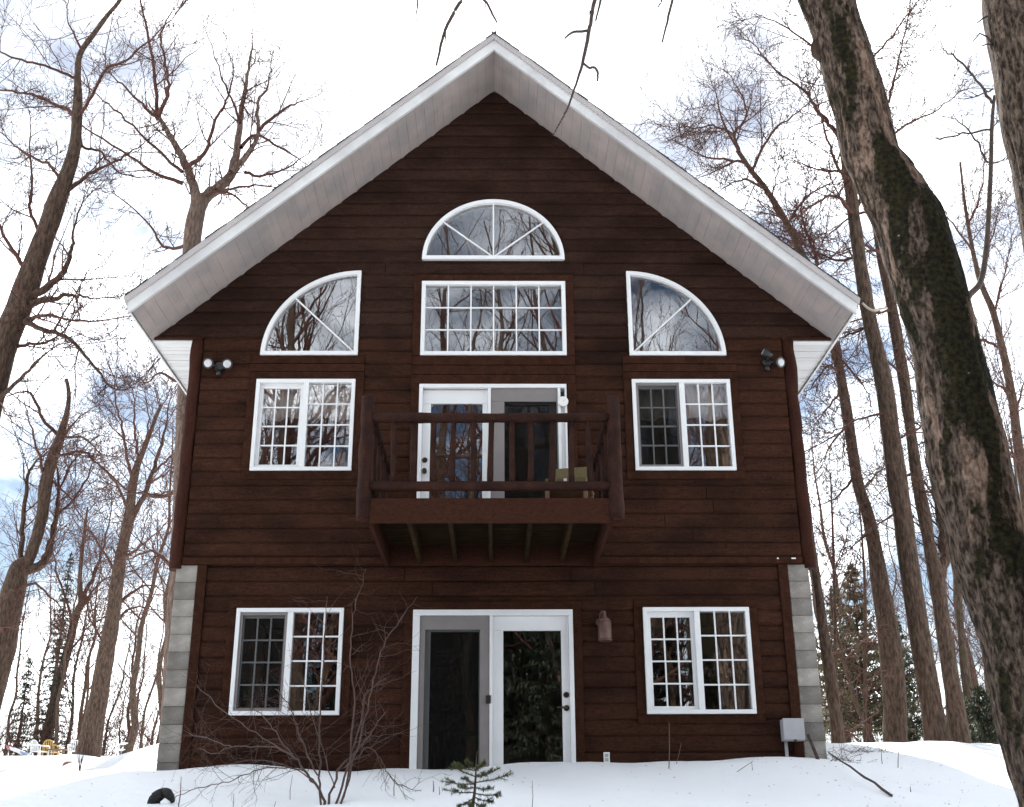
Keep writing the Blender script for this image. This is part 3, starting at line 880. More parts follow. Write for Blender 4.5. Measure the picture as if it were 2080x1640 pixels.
for k, x in enumerate((-1.328, 1.270)):
    log('post', (x, BY + .02, 3.06), (x, BY + .02, 4.40), .076, .066, 40 + k, n=12, sides=14)
    MB().tube([(x, BY + .02, 3.062), (x, BY + .02, 3.045)], [.07, .054], 14).build('post_foot', M['log'], BAL, smooth=True)
    xs = x + (.05 if x < 0 else -.05)
    log('side_rail', (xs, BY + .05, 4.165), (xs, -.03, 4.175), .052, .050, 44 + k)
    log('side_rail', (xs, BY + .05, 3.42), (xs, -.03, 3.42), .048, .046, 47 + k)
    for j in range(5):
        yy = BY + .42 + j * .34
        log('baluster', (xs, yy, 3.45), (xs, yy, 4.13), .028, .026, 60 + k * 9 + j, n=6, sides=8)
log('top_rail', (BX0 - .01, BY + .02, 4.166), (BX1 + .01, BY + .02, 4.168), .058, .050, 50, n=16)
log('bottom_rail', (BX0 - .01, BY + .02, 3.414), (BX1 + .01, BY + .02, 3.418), .054, .048, 51, n=16)
for j, x in enumerate((-1.047, -.832, -.626, -.421, -.205, -.020, .201, .396, .607, .823, 1.004)):
    log('baluster', (x + random.uniform(-.012, .012), BY + .02, 3.44), (x + random.uniform(-.012, .012), BY + .02, 4.14), .034, .028, 70 + j, n=7, sides=9)

# ------------------------------------------------------------------ things on the house
def floodlight(x, z, label, heads):
    t = thing('floodlight', (x, -.05, z), label, 'floodlight', 'twin floodlights under the eaves')
    MB().tube([(x, -.03, z), (x, -.085, z)], [.062, .055], 14).build('base', M['blackmetal'], t, smooth=True)
    MB().tube([(x, -.06, z - .05), (x, -.07, z - .12)], [.035, .03], 10).build('motion_sensor', M['blackmetal'], t, smooth=True)
    for dx, dz, d in heads:
        d = Vector(d).normalized()
        c = Vector((x + dx, -.13, z + dz))
        MB().tube([(x + dx * .3, -.08, z), tuple(c - d * .05)], .014, 8).build('arm', M['blackmetal'], t, smooth=True)
        h = MB().tube([tuple(c - d * .09), tuple(c - d * .05), tuple(c), tuple(c + d * .035)], [.03, .045, .062, .068], 16).build('lamp_head', M['blackmetal'], t, smooth=True)
        MB().tube([tuple(c + d * .028), tuple(c + d * .040), tuple(c + d * .046)], [.051, .048, .028], 16).build('lens', M['lens'], h, smooth=True)
floodlight(-3.40, 5.50, 'twin black floodlight with both white lenses facing forward, left of upper windows', [(-.115, .02, (-.12, -1, -.35)), (.115, .01, (.05, -1, -.35))])
floodlight(3.41, 5.57, 'twin black floodlight with only one white lens showing, right of upper windows', [(-.02, .09, (-.9, .1, .5)), (.135, -.035, (.55, -1, -.30))])
t = thing('wall_lantern', (1.27, -.02, 2.28), 'brown painted lantern on the wall between door and ground floor window', 'wall lamp')
zc = 2.28; xc = 1.268
MB().tube([(xc, -.12, zc - .155), (xc, -.12, zc - .145), (xc, -.12, zc + .045), (xc, -.12, zc + .05)], [.075, .078, .078, .072], 18).build('lamp_body', M['lampbrown'], t, smooth=True)
MB().tube([(xc, -.12, zc + .05), (xc, -.12, zc + .085), (xc, -.12, zc + .105), (xc, -.12, zc + .16), (xc, -.12, zc + .175)], [.08, .05, .028, .02, .012], 16).build('lamp_cap', M['lampbrown'], t, smooth=True)
MB().tube([(xc, -.12, zc - .17), (xc, -.12, zc - .156)], [.082, .082], 18).build('bottom_rim', M['lampbrown'], t, smooth=True)
MB().tube([(xc - .04, -.01, zc + .07), (xc - .04, -.05, zc + .14), (xc - .03, -.10, zc + .17), (xc, -.12, zc + .165)], .012, 8).build('bracket', M['lampbrown'], t, smooth=True)
MB().tube([(xc - .04, .0, zc + .06), (xc - .04, -.02, zc + .06)], .05, 14).build('wall_plate', M['lampbrown'], t, smooth=True)
t = thing('electric_meter_box', (3.32, -.02, 1.12), 'grey metal utility box low on the wall beside the concrete blocks', 'utility box')
part('box_body', M['metergrey'], t, (3.205, 3.435, -.155, -.012, 1.012, 1.243), bevel=.006)
part('cover', M['metergrey'], t, (3.203, 3.437, -.166, -.1565, 1.022, 1.250), bevel=.004)
part('hasp', M['stick'], t, (3.31, 3.34, -.172, -.15, 1.003, 1.021))
MB().tube([(3.245, -.05, 1.011), (3.245, -.05, .5)], .019, 10).build('conduit', M['metergrey'], t, smooth=True)
t = thing('outlet_cover', (1.252, -.02, .85), 'small white outlet cover on the wall just above the snow', 'outlet')
part('plate', M['plastic'], t, (1.218, 1.286, -.028, -.016, .79, .905), bevel=.004)
for dz in (.825, .872): part('outlet_lid', M['metergrey'], t, (1.232, 1.272, -.036, -.029, dz - .017, dz + .017), bevel=.003)
t = thing('thermometer', (.85, -.06, 5.04), 'round white dial fixed to the balcony door frame', 'thermometer')
MB().tube([(.851, -.055, 5.04), (.851, -.075, 5.04), (.851, -.082, 5.04)], [.064, .066, .058], 24).build('dial', M['plastic'], t, smooth=True)
MB().tube([(.851, -.052, 5.04), (.905, -.062, 5.04)], .01, 8).build('bracket', M['plastic'], t, smooth=True)
MB().prism([(.845, 5.035), (.88, 5.06), (.853, 5.043)], -.086, -.083).build('needle', M['blackmetal'], t)
# chair on the balcony, turned a little
t = thing('balcony_chair', (.84, -1.1, 3.27), 'low wooden chair with olive cushion behind the balcony rail', 'chair')
def rot(x, y, a=R(-14), c=(.84, -1.1)):
    return c[0] + x * math.cos(a) - y * math.sin(a), c[1] + x * math.sin(a) + y * math.cos(a)
def rbox(name, mat, x0, x1, y0, y1, z0, z1, lean=0.0, parent=None):
    mb = MB().box(x0, x1, y0, y1, z0, z1)
    mb.v = [(*rot(x, y + (z - z0) * lean), z) for x, y, z in mb.v]
    return mb.build(name, mat, parent or t, bevel=.008)
rbox('seat', M['chairwood'], -.24, .24, -.23, .2, 3.58, 3.61)
cu = rbox('seat_cushion', M['cushion'], -.225, .225, -.24, .18, 3.611, 3.68)
rbox('back_cushion', M['cushion'], -.195, .195, .17, .23, 3.66, 3.93, .18)
rbox('backrest', M['chairwood'], -.2, .2, .235, .262, 3.56, 3.95, .18)
rbox('care_tag', M['plastic'], -.02, .015, -.248, -.243, 3.615, 3.665)
for x in (-.21, .21):
    for y in (-.2, .19): rbox('leg', M['chairwood'], x - .022, x + .022, y - .022, y + .022, 3.27, 3.579)
# curtains inside two upper windows
def valance(x0, x1, zt, zb, label):
    n = 60; V = []; F = []
    for i in range(n + 1):
        u = i / n; x = x0 + (x1 - x0) * u
        y = .15 + .02 * math.sin(u * 60) + .012 * math.sin(u * 23 + 1)
        low = zb - .07 * abs(math.sin(u * math.pi * 3.0)) - .01 * math.sin(u * 40)
        for k in range(5):
            V.append((x, y + .01 * (k == 4), zt + (low - zt) * k / 4))
    for i in range(n):
        for k in range(4):
            a = i * 5 + k; F.append((a, a + 5, a + 6, a + 1))
    o = link('curtain', raw_mesh('curtain', V, F, M['curtain'], True))
    mo = o.modifiers.new('thick', 'SOLIDIFY'); mo.thickness = .003
    return tag(o, label, 'curtain', 'valances inside the upper windows')
valance(-2.92, -1.72, 5.36, 4.93, 'pale scalloped valance behind the upper left sliding window')
valance(1.72, 2.92, 5.36, 4.93, 'pale scalloped valance behind the upper right screened window')
t = thing('wooden_box', (-1.96, .2, 4.16), 'tan wooden box on the sill inside upper left window', 'box')
part('box_side', M['woodbox'], t, (-2.16, -1.78, .16, .36, 4.15, 4.31), bevel=.004)
part('lid', M['woodbox'], t, (-2.165, -1.775, .155, .365, 4.311, 4.325), bevel=.003)
t = thing('lantern', (-1.87, .25, 4.32), 'small brass lantern on a wooden box behind upper left window', 'lantern')
part('lantern_body', M['woodbox'], t, (-1.92, -1.82, .2, .3, 4.33, 4.47), bevel=.01)
MB().tube([(-1.87, .25, 4.472), (-1.87, .25, 4.53)], [.06, .01], 8).build('lantern_cap', M['chairwood'], t)

# ------------------------------------------------------------------ trees
class Twigs:
    """polylines turned into tubes, batched by length and side count"""
    def __init__(s): s.b = {}
    def add(s, pts, rad, sides):
        s.b.setdefault((len(pts), sides), []).append((pts, rad))
    def arrays(s):
        Vs, Fs, off = [], [], 0
        for (n, sd_), lst in s.b.items():
            P = np.array([p for p, r in lst], float); Rd = np.array([r for p, r in lst], float)
            T = np.empty_like(P)
            T[:, 1:-1] = P[:, 2:] - P[:, :-2]; T[:, 0] = P[:, 1] - P[:, 0]; T[:, -1] = P[:, -1] - P[:, -2]
            T /= np.linalg.norm(T, axis=2, keepdims=True) + 1e-9
            mean = T.mean(1, keepdims=True)
            ref = np.where(np.abs(mean[..., 2:3]) < .85, np.array([0, 0, 1.0]), np.array([1.0, 0, 0]))
            U = np.cross(T, np.broadcast_to(ref, T.shape)); U /= np.linalg.norm(U, axis=2, keepdims=True) + 1e-9
            Wv = np.cross(T, U)
            a = np.arange(sd_) * 2 * math.pi / sd_
            V = P[:, :, None, :] + Rd[:, :, None, None] * (np.cos(a)[None, None, :, None] * U[:, :, None, :] + np.sin(a)[None, None, :, None] * Wv[:, :, None, :])
            m_ = len(lst)
            Vs.append(V.reshape(-1, 3))
            base = off + np.arange(m_)[:, None, None] * (n * sd_) + np.arange(n - 1)[None, :, None] * sd_
            k = np.arange(sd_)[None, None, :]; k2 = (k + 1) % sd_
            Fs.append(np.stack([base + k, base + sd_ + k, base + sd_ + k2, base + k2], -1).reshape(-1, 4))
            off += m_ * n * sd_
        return np.concatenate(Vs), np.concatenate(Fs)
    def mesh(s, name, mat, org=(0, 0, 0)):
        V, F = s.arrays()
        return raw_mesh(name, V - np.array(org), F, mat, True)
def vadd(a, b, k): return (a[0] + b[0] * k, a[1] + b[1] * k, a[2] + b[2] * k)
def vnorm(a):
    l_ = math.sqrt(a[0] * a[0] + a[1] * a[1] + a[2] * a[2]) or 1.0
    return (a[0] / l_, a[1] / l_, a[2] / l_)
def side_dir(d, spread, rng):
    """unit vector at angle spread from d, random azimuth"""
    while True:
        q = (rng.gauss(0, 1), rng.gauss(0, 1), rng.gauss(0, 1))
        dt = q[0] * d[0] + q[1] * d[1] + q[2] * d[2]
        q = (q[0] - d[0] * dt, q[1] - d[1] * dt, q[2] - d[2] * dt)
        if abs(q[0]) + abs(q[1]) + abs(q[2]) > .2: break
    q = vnorm(q); c, s_ = math.cos(spread), math.sin(spread)
    return (d[0] * c + q[0] * s_, d[1] * c + q[1] * s_, d[2] * c + q[2] * s_)
def grow(T, p, d, Ln, r, lvl, maxl, rng, up=.10, wob=.13, kids=(5, 5, 4), rmin=.0035):
    n = 6 if lvl < maxl else 4
    st = Ln / (n - 1)
    pts = [p]; rad = [r]; dirs = [d]
    for i in range(1, n):
        d = vnorm((d[0] + rng.gauss(0, wob), d[1] + rng.gauss(0, wob), d[2] + rng.gauss(0, wob) + up))
        p = vadd(p, d, st); pts.append(p); dirs.append(d)
        rad.append(max(r * (1 - .72 * i / (n - 1)), rmin * .75))
    T.add(pts, rad, 5 if r > .02 else 3)
    if lvl >= maxl: return
    kn = kids[min(lvl, len(kids) - 1)]
    for j in range(kn):
        f = (j + .4 + rng.random() * .6) / kn
        x = min(f, .999) * (n - 1); i = int(x); fr = x - i
        q = vadd(pts[i], (pts[i + 1][0] - pts[i][0], pts[i + 1][1] - pts[i][1], pts[i + 1][2] - pts[i][2]), fr)
        rr = rad[i] + (rad[i + 1] - rad[i]) * fr
        grow(T, q, side_dir(dirs[i], R(rng.uniform(28, 62)), rng), Ln * rng.uniform(.36, .66) * (1 - .3 * f), max(rr * .6, rmin), lvl + 1, maxl, rng, up, wob, kids, rmin)
def smooth_path(P, n):
    """Catmull-Rom resample of rows (x,y,z,r)"""
    P = np.array(P, float); m_ = len(P)
    t = np.linspace(0, m_ - 1, n); out_ = []
    for q in t:
        i = min(int(q), m_ - 2); u = q - i
        p0, p1, p2, p3 = P[max(i - 1, 0)], P[i], P[i + 1], P[min(i + 2, m_ - 1)]
        out_.append(.5 * (2 * p1 + (p2 - p0) * u + (2 * p0 - 5 * p1 + 4 * p2 - p3) * u * u + (3 * p1 - p0 - 3 * p2 + p3) * u ** 3))
    return np.array(out_)
def to3(path, Y0, Y1):
    rows = []; n = len(path)
    for i, (px, py, wd) in enumerate(path):
        Y = Y0 + (Y1 - Y0) * i / max(n - 1, 1)
        p = at(px, py, Y); rows.append((*p, wd / 2 / pxm(px, py, Y)))
    return rows
def rough_trunk(rows, sides, n, amp, seed, attr=None):
    """bark-displaced trunk mesh arrays from rows of (x,y,z,r)"""
    P = smooth_path(rows, n)
    V = np.zeros((n, sides, 3)); UVA = np.zeros((n, sides, 2))
    for i in range(n):
        a, b = P[max(i - 1, 0), :3], P[min(i + 1, n - 1), :3]
        t_ = (b - a) / np.linalg.norm(b - a)
        u_ = np.cross(t_, (0, 1, 0)); u_ /= np.linalg.norm(u_); v_ = np.cross(t_, u_)
        for k in range(sides):
            an = 2 * math.pi * k / sides
            nrm = math.cos(an) * u_ + math.sin(an) * v_
            r_ = P[i, 3]
            q = Vector(P[i, :3] + nrm * r_)
            dd = mnoise.fractal(Vector((q.x * 9, q.y * 9, q.z * 2.0)) + Vector((seed, 0, 0)), 1.0, 2.0, 4) * amp + mnoise.noise(Vector((q.x * 2.2, q.y * 2.2, q.z * 1.2 + seed))) * amp * 1.5
            V[i, k] = P[i, :3] + nrm * (r_ + dd * (r_ / .2) ** .5)
            UVA[i, k] = (i / (n - 1), an)
    ii = np.arange(n * sides).reshape(n, sides)
    k2 = np.roll(ii, -1, 1)
    F = np.stack([ii[:-1], k2[:-1], k2[1:], ii[1:]], -1).reshape(-1, 4)
    return V.reshape(-1, 3), F, UVA.reshape(-1, 2)
def hero_tree(name, label, trunk, limbs, Y, mat, twmat, group=None, Ytop=None, seed=1, sides=12, spawn=(9, 1.6), trunk_spawn=0, maxl=3, kids=(6, 6, 4), cat='tree', amp=.012, up=.07, drift=2.2, rmin=.0048, f0=.10):
    """trunk and limbs drawn as (px, py, width px) at depth Y; twigs grown from the limbs"""
    rng = random.Random(seed)
    rows = to3(trunk, Y, Y if Ytop is None else Ytop)
    b = rows[0]; gzz = gz(b[0], b[1])
    if b[2] > gzz - .1:
        rows.insert(0, (b[0] + (b[0] - rows[1][0]) * .1, b[1], gzz - .35, b[3] * 1.12))
    rows[0] = (rows[0][0], rows[0][1], rows[0][2], rows[0][3] * 1.15)
    base = (rows[0][0], rows[0][1], max(gzz, rows[0][2]))
    root = thing(name, base, label, cat, group)
    V, F, _ = rough_trunk(rows, sides, max(24, len(rows) * 8), amp, seed * 3.7)
    link('trunk', raw_mesh('trunk', V - np.array(base), F, mat, True), root)
    T = Twigs()
    allp = [(r_, trunk_spawn) for r_ in [rows] if trunk_spawn]
    for li in limbs:
        dy = rng.uniform(-drift, drift)
        if isinstance(li, tuple): dy, li = li
        # limb starts at the trunk's depth where it leaves it
        yb = Y if Ytop is None else Y + (Ytop - Y) * .8
        r3 = to3(li, yb, yb + dy)
        n = max(8, len(r3) * 4)
        P = smooth_path(r3, n)
        for i in range(1, n - 1): P[i, :3] += np.array([rng.gauss(0, .0006 * max(Y + 13.3, 2)) for _ in range(3)])
        P[:, 3] = np.maximum(P[:, 3] * np.linspace(.92, .55, n), rmin)
        tipd = vnorm(tuple(P[-1, :3] - P[-3, :3]))
        for _k in range(3): grow(T, tuple(P[-1, :3]), side_dir(tipd, R(rng.uniform(5, 35)), rng), spawn[1] * rng.uniform(.5, 1.0), float(P[-1, 3]) * .8, 1, maxl, rng, up, .13, kids, rmin)
        if li[0][2] >= 13:
            TL = Twigs(); TL.add([tuple(p[:3]) for p in P], [float(p[3]) for p in P], 10)
            link('limb', TL.mesh('limb', mat, base), root)
        else: T.add([tuple(p[:3]) for p in P], [float(p[3]) for p in P], 8 if r3[0][3] > .04 else 6)
        allp.append((P, spawn[0]))
    for P, cnt in allp:
        P = np.array(P); n = len(P)
        seg = np.linalg.norm(np.diff(P[:, :3], axis=0), axis=1).sum()
        k = max(4, int(2.1 * cnt * seg / 2.4))
        for j in range(k):
            f = f0 + (1 - f0) * (j + rng.random()) / k
            x = min(f, .995) * (n - 1); i = int(x); fr = x - i
            q = P[i] + (P[i + 1] - P[i]) * fr
            d = vnorm(tuple(P[i + 1, :3] - P[i, :3]))
            Ln = spawn[1] * rng.choice((.5, .7, .9, 1.2, 1.6)) * (1 - .35 * f)
            grow(T, tuple(q[:3]), side_dir(d, R(rng.uniform(30, 68)), rng), Ln, max(min(q[3] * .5, .02), rmin * 1.3), 1, maxl, rng, up, .13, kids, rmin)
    if T.b:
        link('crown', T.mesh('crown', twmat, base), root)
    return root

G_LEFT = 'bare trees to the left of the house'
G_RIGHT = 'bare trees to the right of the house'
hero_tree('bare_tree', 'large leaning bare tree rising past the left edge, trunk curving right', 
    [(-150, 1560, 76), (-100, 1250, 66), (-50, 950, 60), (0, 730, 54), (38, 625, 50), (72, 530, 44), (100, 455, 40), (119, 400, 36), (137, 354, 30), (151, 305, 25), (156, 256, 22), (158, 195, 18), (158, 158, 14), (163, 110, 11), (195, 63, 10), (222, 27, 9), (244, 0, 8), (275, -60, 6)],
    [[(64, 617, 18), (90, 610, 15), (111, 607, 13), (145, 600, 10), (180, 606, 7), (215, 605, 4)],
     [(44, 650, 16), (81, 668, 12), (135, 685, 11), (182, 732, 9), (225, 785, 7), (256, 792, 4)],
     [(60, 608, 20), (100, 580, 17), (131, 550, 14), (145, 508, 11), (150, 470, 8), (168, 410, 5)],
     [(125, 395, 12), (171, 361, 9), (212, 341, 7), (256, 315, 6), (293, 290, 4)],
     [(157, 240, 9), (185, 200, 8), (212, 144, 8), (256, 124, 7), (300, 85, 6), (349, 41, 4)],
     [(150, 232, 9), (117, 215, 8), (71, 193, 7), (20, 186, 6), (-40, 180, 5)],
     [(155, 158, 7), (105, 139, 6), (49, 124, 6), (0, 105, 5), (-40, 85, 4)],
     [(125, 385, 9), (107, 341, 7), (56, 315, 7), (22, 288, 5), (-10, 260, 4)],
     [(90, 480, 10), (62, 430, 8), (64, 380, 7), (62, 310, 5), (62, 240, 4)],
     [(60, 560, 12), (20, 500, 10), (-20, 420, 8)], [(10, 710, 12), (60, 700, 9), (110, 690, 7), (140, 660, 4)],
     [(-20, 830, 13), (30, 780, 10), (75, 735, 7), (118, 700, 4)], [(50, 650, 10), (100, 640, 8), (180, 655, 6), (270, 640, 4)], [(165, 100, 6), (150, 70, 5), (138, 40, 4), (140, 0, 3)],
     [(158, 262, 8), (171, 300, 7), (205, 310, 6), (240, 350, 5), (300, 360, 4)]],
    3, M['bark'], M['barkred'], G_LEFT, seed=11, spawn=(4.6, 1.25), sides=14)
hero_tree('bare_tree', 'sunlit pale forked bare tree standing behind the left roof edge', 
    [(343, 1515, 42), (356, 1300, 40), (365, 1150, 39), (372, 1000, 38), (377, 830, 37), (383, 650, 36), (390, 500, 36), (400, 430, 33), (408, 398, 27)],
    [(.5, [(401, 425, 30), (396, 385, 24), (380, 345, 22), (362, 305, 20), (345, 275, 18), (322, 238, 15)]),
     [(321, 240, 10), (318, 200, 9), (310, 130, 8), (298, 60, 7), (285, 0, 6), (278, -40, 5)],
     [(323, 238, 10), (340, 190, 8), (342, 160, 7), (333, 110, 7), (326, 75, 6), (352, 20, 4)],
     (.6, [(402, 425, 32), (418, 400, 28), (440, 385, 27), (467, 355, 24), (481, 315, 20), (488, 250, 16), (495, 200, 13), (503, 150, 10), (510, 100, 7), (512, 70, 4)]),
     [(470, 350, 15), (505, 310, 13), (523, 270, 10), (525, 210, 9), (545, 175, 6), (551, 125, 3)],
     [(524, 265, 8), (560, 235, 8), (590, 215, 6), (622, 203, 3)],
     [(373, 340, 11), (407, 323, 10), (427, 283, 9), (441, 236, 8), (461, 202, 7), (475, 140, 4)],
     [(490, 300, 9), (520, 275, 7), (570, 300, 6), (625, 335, 3)], [(498, 350, 8), (525, 357, 7), (572, 347, 6), (626, 313, 3)],
     [(440, 385, 7), (468, 384, 7), (515, 377, 6), (565, 380, 4)], [(410, 400, 8), (458, 390, 7), (505, 421, 5)],
     [(372, 373, 10), (315, 351, 8), (256, 312, 7), (171, 259, 5), (150, 240, 3)], [(370, 350, 8), (305, 290, 7), (244, 232, 6), (195, 190, 4)],
     [(385, 500, 8), (333, 500, 7), (300, 451, 6), (232, 394, 4)], [(488, 250, 7), (470, 200, 6), (448, 150, 5), (420, 70, 3)], [(321, 245, 7), (280, 205, 6), (240, 165, 5), (225, 150, 3)],
     [(358, 1000, 9), (320, 1010, 8), (285, 1000, 6), (240, 1010, 4)], [(350, 1150, 8), (310, 1120, 7), (250, 1140, 4)], [(367, 780, 8), (325, 758, 7), (300, 778, 4)]],
    6, M['barksunlit'], M['barkred'], G_LEFT, seed=12, spawn=(3.8, 1.0), sides=14)
hero_tree('bare_tree', 'bare tree at the left edge splitting low into stubby broken stems', 
    [(-55, 1545, 64), (-22, 1420, 56), (4, 1320, 50), (22, 1230, 46), (40, 1160, 40), (62, 1130, 26), (84, 1054, 24), (94, 975, 24), (110, 923, 21), (123, 889, 17), (134, 847, 12), (140, 805, 9), (135, 770, 6)],
    [(.3, [(38, 1165, 26), (43, 1130, 13), (48, 1054, 12), (56, 975, 10), (63, 952, 9), (79, 931, 6)]), (.3, [(45, 1160, 26), (80, 1150, 22), (100, 1120, 22), (113, 1054, 15), (119, 996, 11)]),
     [(118, 884, 9), (87, 852, 8), (68, 805, 8), (47, 797, 6), (0, 805, 4)], [(120, 888, 7), (168, 889, 6), (210, 930, 4)], [(108, 930, 7), (168, 918, 6), (210, 952, 6), (262, 999, 4)],
     [(92, 970, 8), (70, 890, 6), (55, 840, 4)], [(112, 1050, 7), (160, 1000, 6), (190, 940, 4)], [(120, 890, 7), (150, 860, 5), (185, 830, 3)], [(30, 1200, 9), (75, 1190, 7), (130, 1240, 4)], [(10, 1290, 9), (-20, 1230, 7)], [(96, 970, 6), (140, 1010, 5), (185, 1080, 3)]],
    10, M['bark'], M['barkred'], G_LEFT, seed=13, spawn=(4.2, 1.5), amp=.02)
hero_tree('bare_tree', 'tall bare tree with an upswept fan of branches, plastic chairs at its foot', 
    [(178, 1535, 52), (198, 1430, 40), (215, 1330, 34), (232, 1230, 29), (246, 1130, 24), (262, 1054, 21), (270, 983, 18), (279, 945, 15), (288, 923, 12), (309, 868, 8), (328, 823, 6)],
    [(1, [(265, 1062, 14), (288, 1015, 13), (309, 962, 11), (328, 905, 9), (338, 857, 6), (348, 800, 3)]), [(270, 985, 8), (267, 962, 8), (252, 889, 7), (239, 831, 6), (233, 770, 4)], [(281, 940, 8), (279, 910, 7), (273, 857, 6), (270, 792, 4)],
     [(264, 1040, 8), (231, 975, 7), (184, 931, 5)], [(300, 985, 6), (340, 960, 5), (362, 945, 3)], [(309, 962, 6), (345, 930, 5), (362, 910, 3)], [(290, 1010, 6), (340, 1000, 5), (362, 995, 3)], [(288, 920, 6), (300, 870, 5), (295, 800, 3)], [(320, 840, 5), (345, 790, 4)], [(246, 1135, 7), (300, 1100, 5), (340, 1060, 3)], [(232, 1230, 8), (290, 1190, 6), (330, 1200, 3)], [(225, 1270, 8), (270, 1235, 6), (320, 1240, 3)], [(240, 1170, 7), (190, 1090, 5), (150, 1040, 3)], [(218, 1320, 7), (180, 1250, 5)]],
    20, M['bark'], M['barkred'], G_LEFT, seed=14, spawn=(2.4, 2.0), trunk_spawn=1, maxl=3, drift=3, f0=.2, rmin=.007)
hero_tree('bare_tree', 'slim bare tree forking high, just right of the dark spruce', 
    [(93, 1510, 24), (112, 1420, 20), (135, 1330, 18), (155, 1250, 16), (165, 1225, 13), (162, 1180, 9), (168, 1110, 7), (178, 1030, 4)],
    [(.5, [(164, 1232, 12), (180, 1190, 10), (200, 1140, 8), (215, 1095, 6), (226, 1030, 4)]), [(155, 1250, 7), (190, 1200, 6), (230, 1165, 4)], [(150, 1270, 7), (120, 1180, 6), (105, 1110, 4)], [(135, 1330, 6), (185, 1270, 5)]],
    42, M['bark'], M['barkred'], G_LEFT, seed=15, spawn=(3, 3.0), trunk_spawn=2, rmin=.011, f0=.3)
# right of the house
STOUT = hero_tree('bare_tree', 'stout straight bare tree nearest the right wall, ridged grey bark down to the snow', 
    [(1908, 1525, 56), (1894, 1440, 45), (1877, 1350, 42), (1854, 1200, 40), (1835, 1060, 39), (1823, 980, 38), (1807, 860, 36), (1792, 760, 34), (1776, 690, 31), (1762, 630, 28), (1740, 480, 26), (1727, 380, 24), (1708, 260, 20), (1690, 130, 16), (1675, 0, 12), (1665, -80, 9)],
    [[(1735, 440, 10), (1700, 400, 8), (1660, 410, 7), (1610, 450, 4)], [(1715, 300, 11), (1693, 262, 10), (1663, 229, 9), (1639, 188, 8), (1582, 148, 6), (1528, 88, 4)], [(1726, 370, 9), (1700, 337, 8), (1676, 269, 6), (1660, 200, 4)], [(1708, 260, 9), (1670, 120, 7), (1600, 60, 5), (1540, 30, 3)],
     (1.0, [(1712, 280, 9), (1760, 250, 8), (1800, 213, 7), (1818, 150, 6), (1832, 90, 5), (1848, 20, 4)]), (1.0, [(1735, 440, 10), (1780, 330, 8), (1822, 268, 7), (1860, 243, 6), (1900, 228, 5), (1945, 190, 3)]), (1.2, [(1700, 200, 8), (1780, 110, 6), (1830, 50, 5), (1880, -20, 3)]),
     [(1770, 660, 8), (1735, 675, 7), (1700, 690, 4)], [(1800, 840, 7), (1750, 850, 6), (1690, 880, 4)], [(1812, 900, 7), (1850, 880, 5), (1890, 880, 3)], [(1745, 520, 8), (1700, 530, 7), (1640, 500, 4)], [(1830, 1040, 7), (1790, 1060, 5), (1740, 1100, 3)], [(1720, 340, 8), (1690, 350, 6), (1620, 330, 4)]],
    4, M['bark'], M['barkred'], G_RIGHT, seed=21, spawn=(7, 1.1), sides=16, amp=.016)
hero_tree('bare_tree', 'bare tree forking into two stems at head height, right of the stout straight one', 
    [(1950, 1515, 50), (1935, 1400, 34), (1912, 1250, 31), (1903, 1180, 33), (1890, 1120, 27), (1880, 1060, 25), (1864, 980, 24), (1850, 880, 23), (1834, 760, 23), (1812, 630, 21), (1789, 515, 18), (1770, 400, 15), (1755, 300, 12)],
    [(.6, [(1905, 1180, 30), (1918, 1130, 28), (1912, 1060, 26), (1896, 960, 22), (1880, 860, 18), (1866, 760, 14)]), [(1812, 630, 7), (1770, 640, 6), (1720, 660, 4)], [(1834, 760, 7), (1800, 735, 6), (1760, 740, 3)], [(1860, 960, 7), (1820, 975, 5), (1780, 1010, 3)], [(1789, 515, 8), (1750, 500, 7), (1690, 520, 4)], [(1850, 880, 7), (1890, 850, 5)], [(1868, 1000, 7), (1910, 1000, 5)], [(1775, 430, 8), (1730, 440, 6), (1680, 480, 4)]],
    7, M['bark'], M['barkred'], G_RIGHT, seed=22, spawn=(7, 1.3), amp=.014)
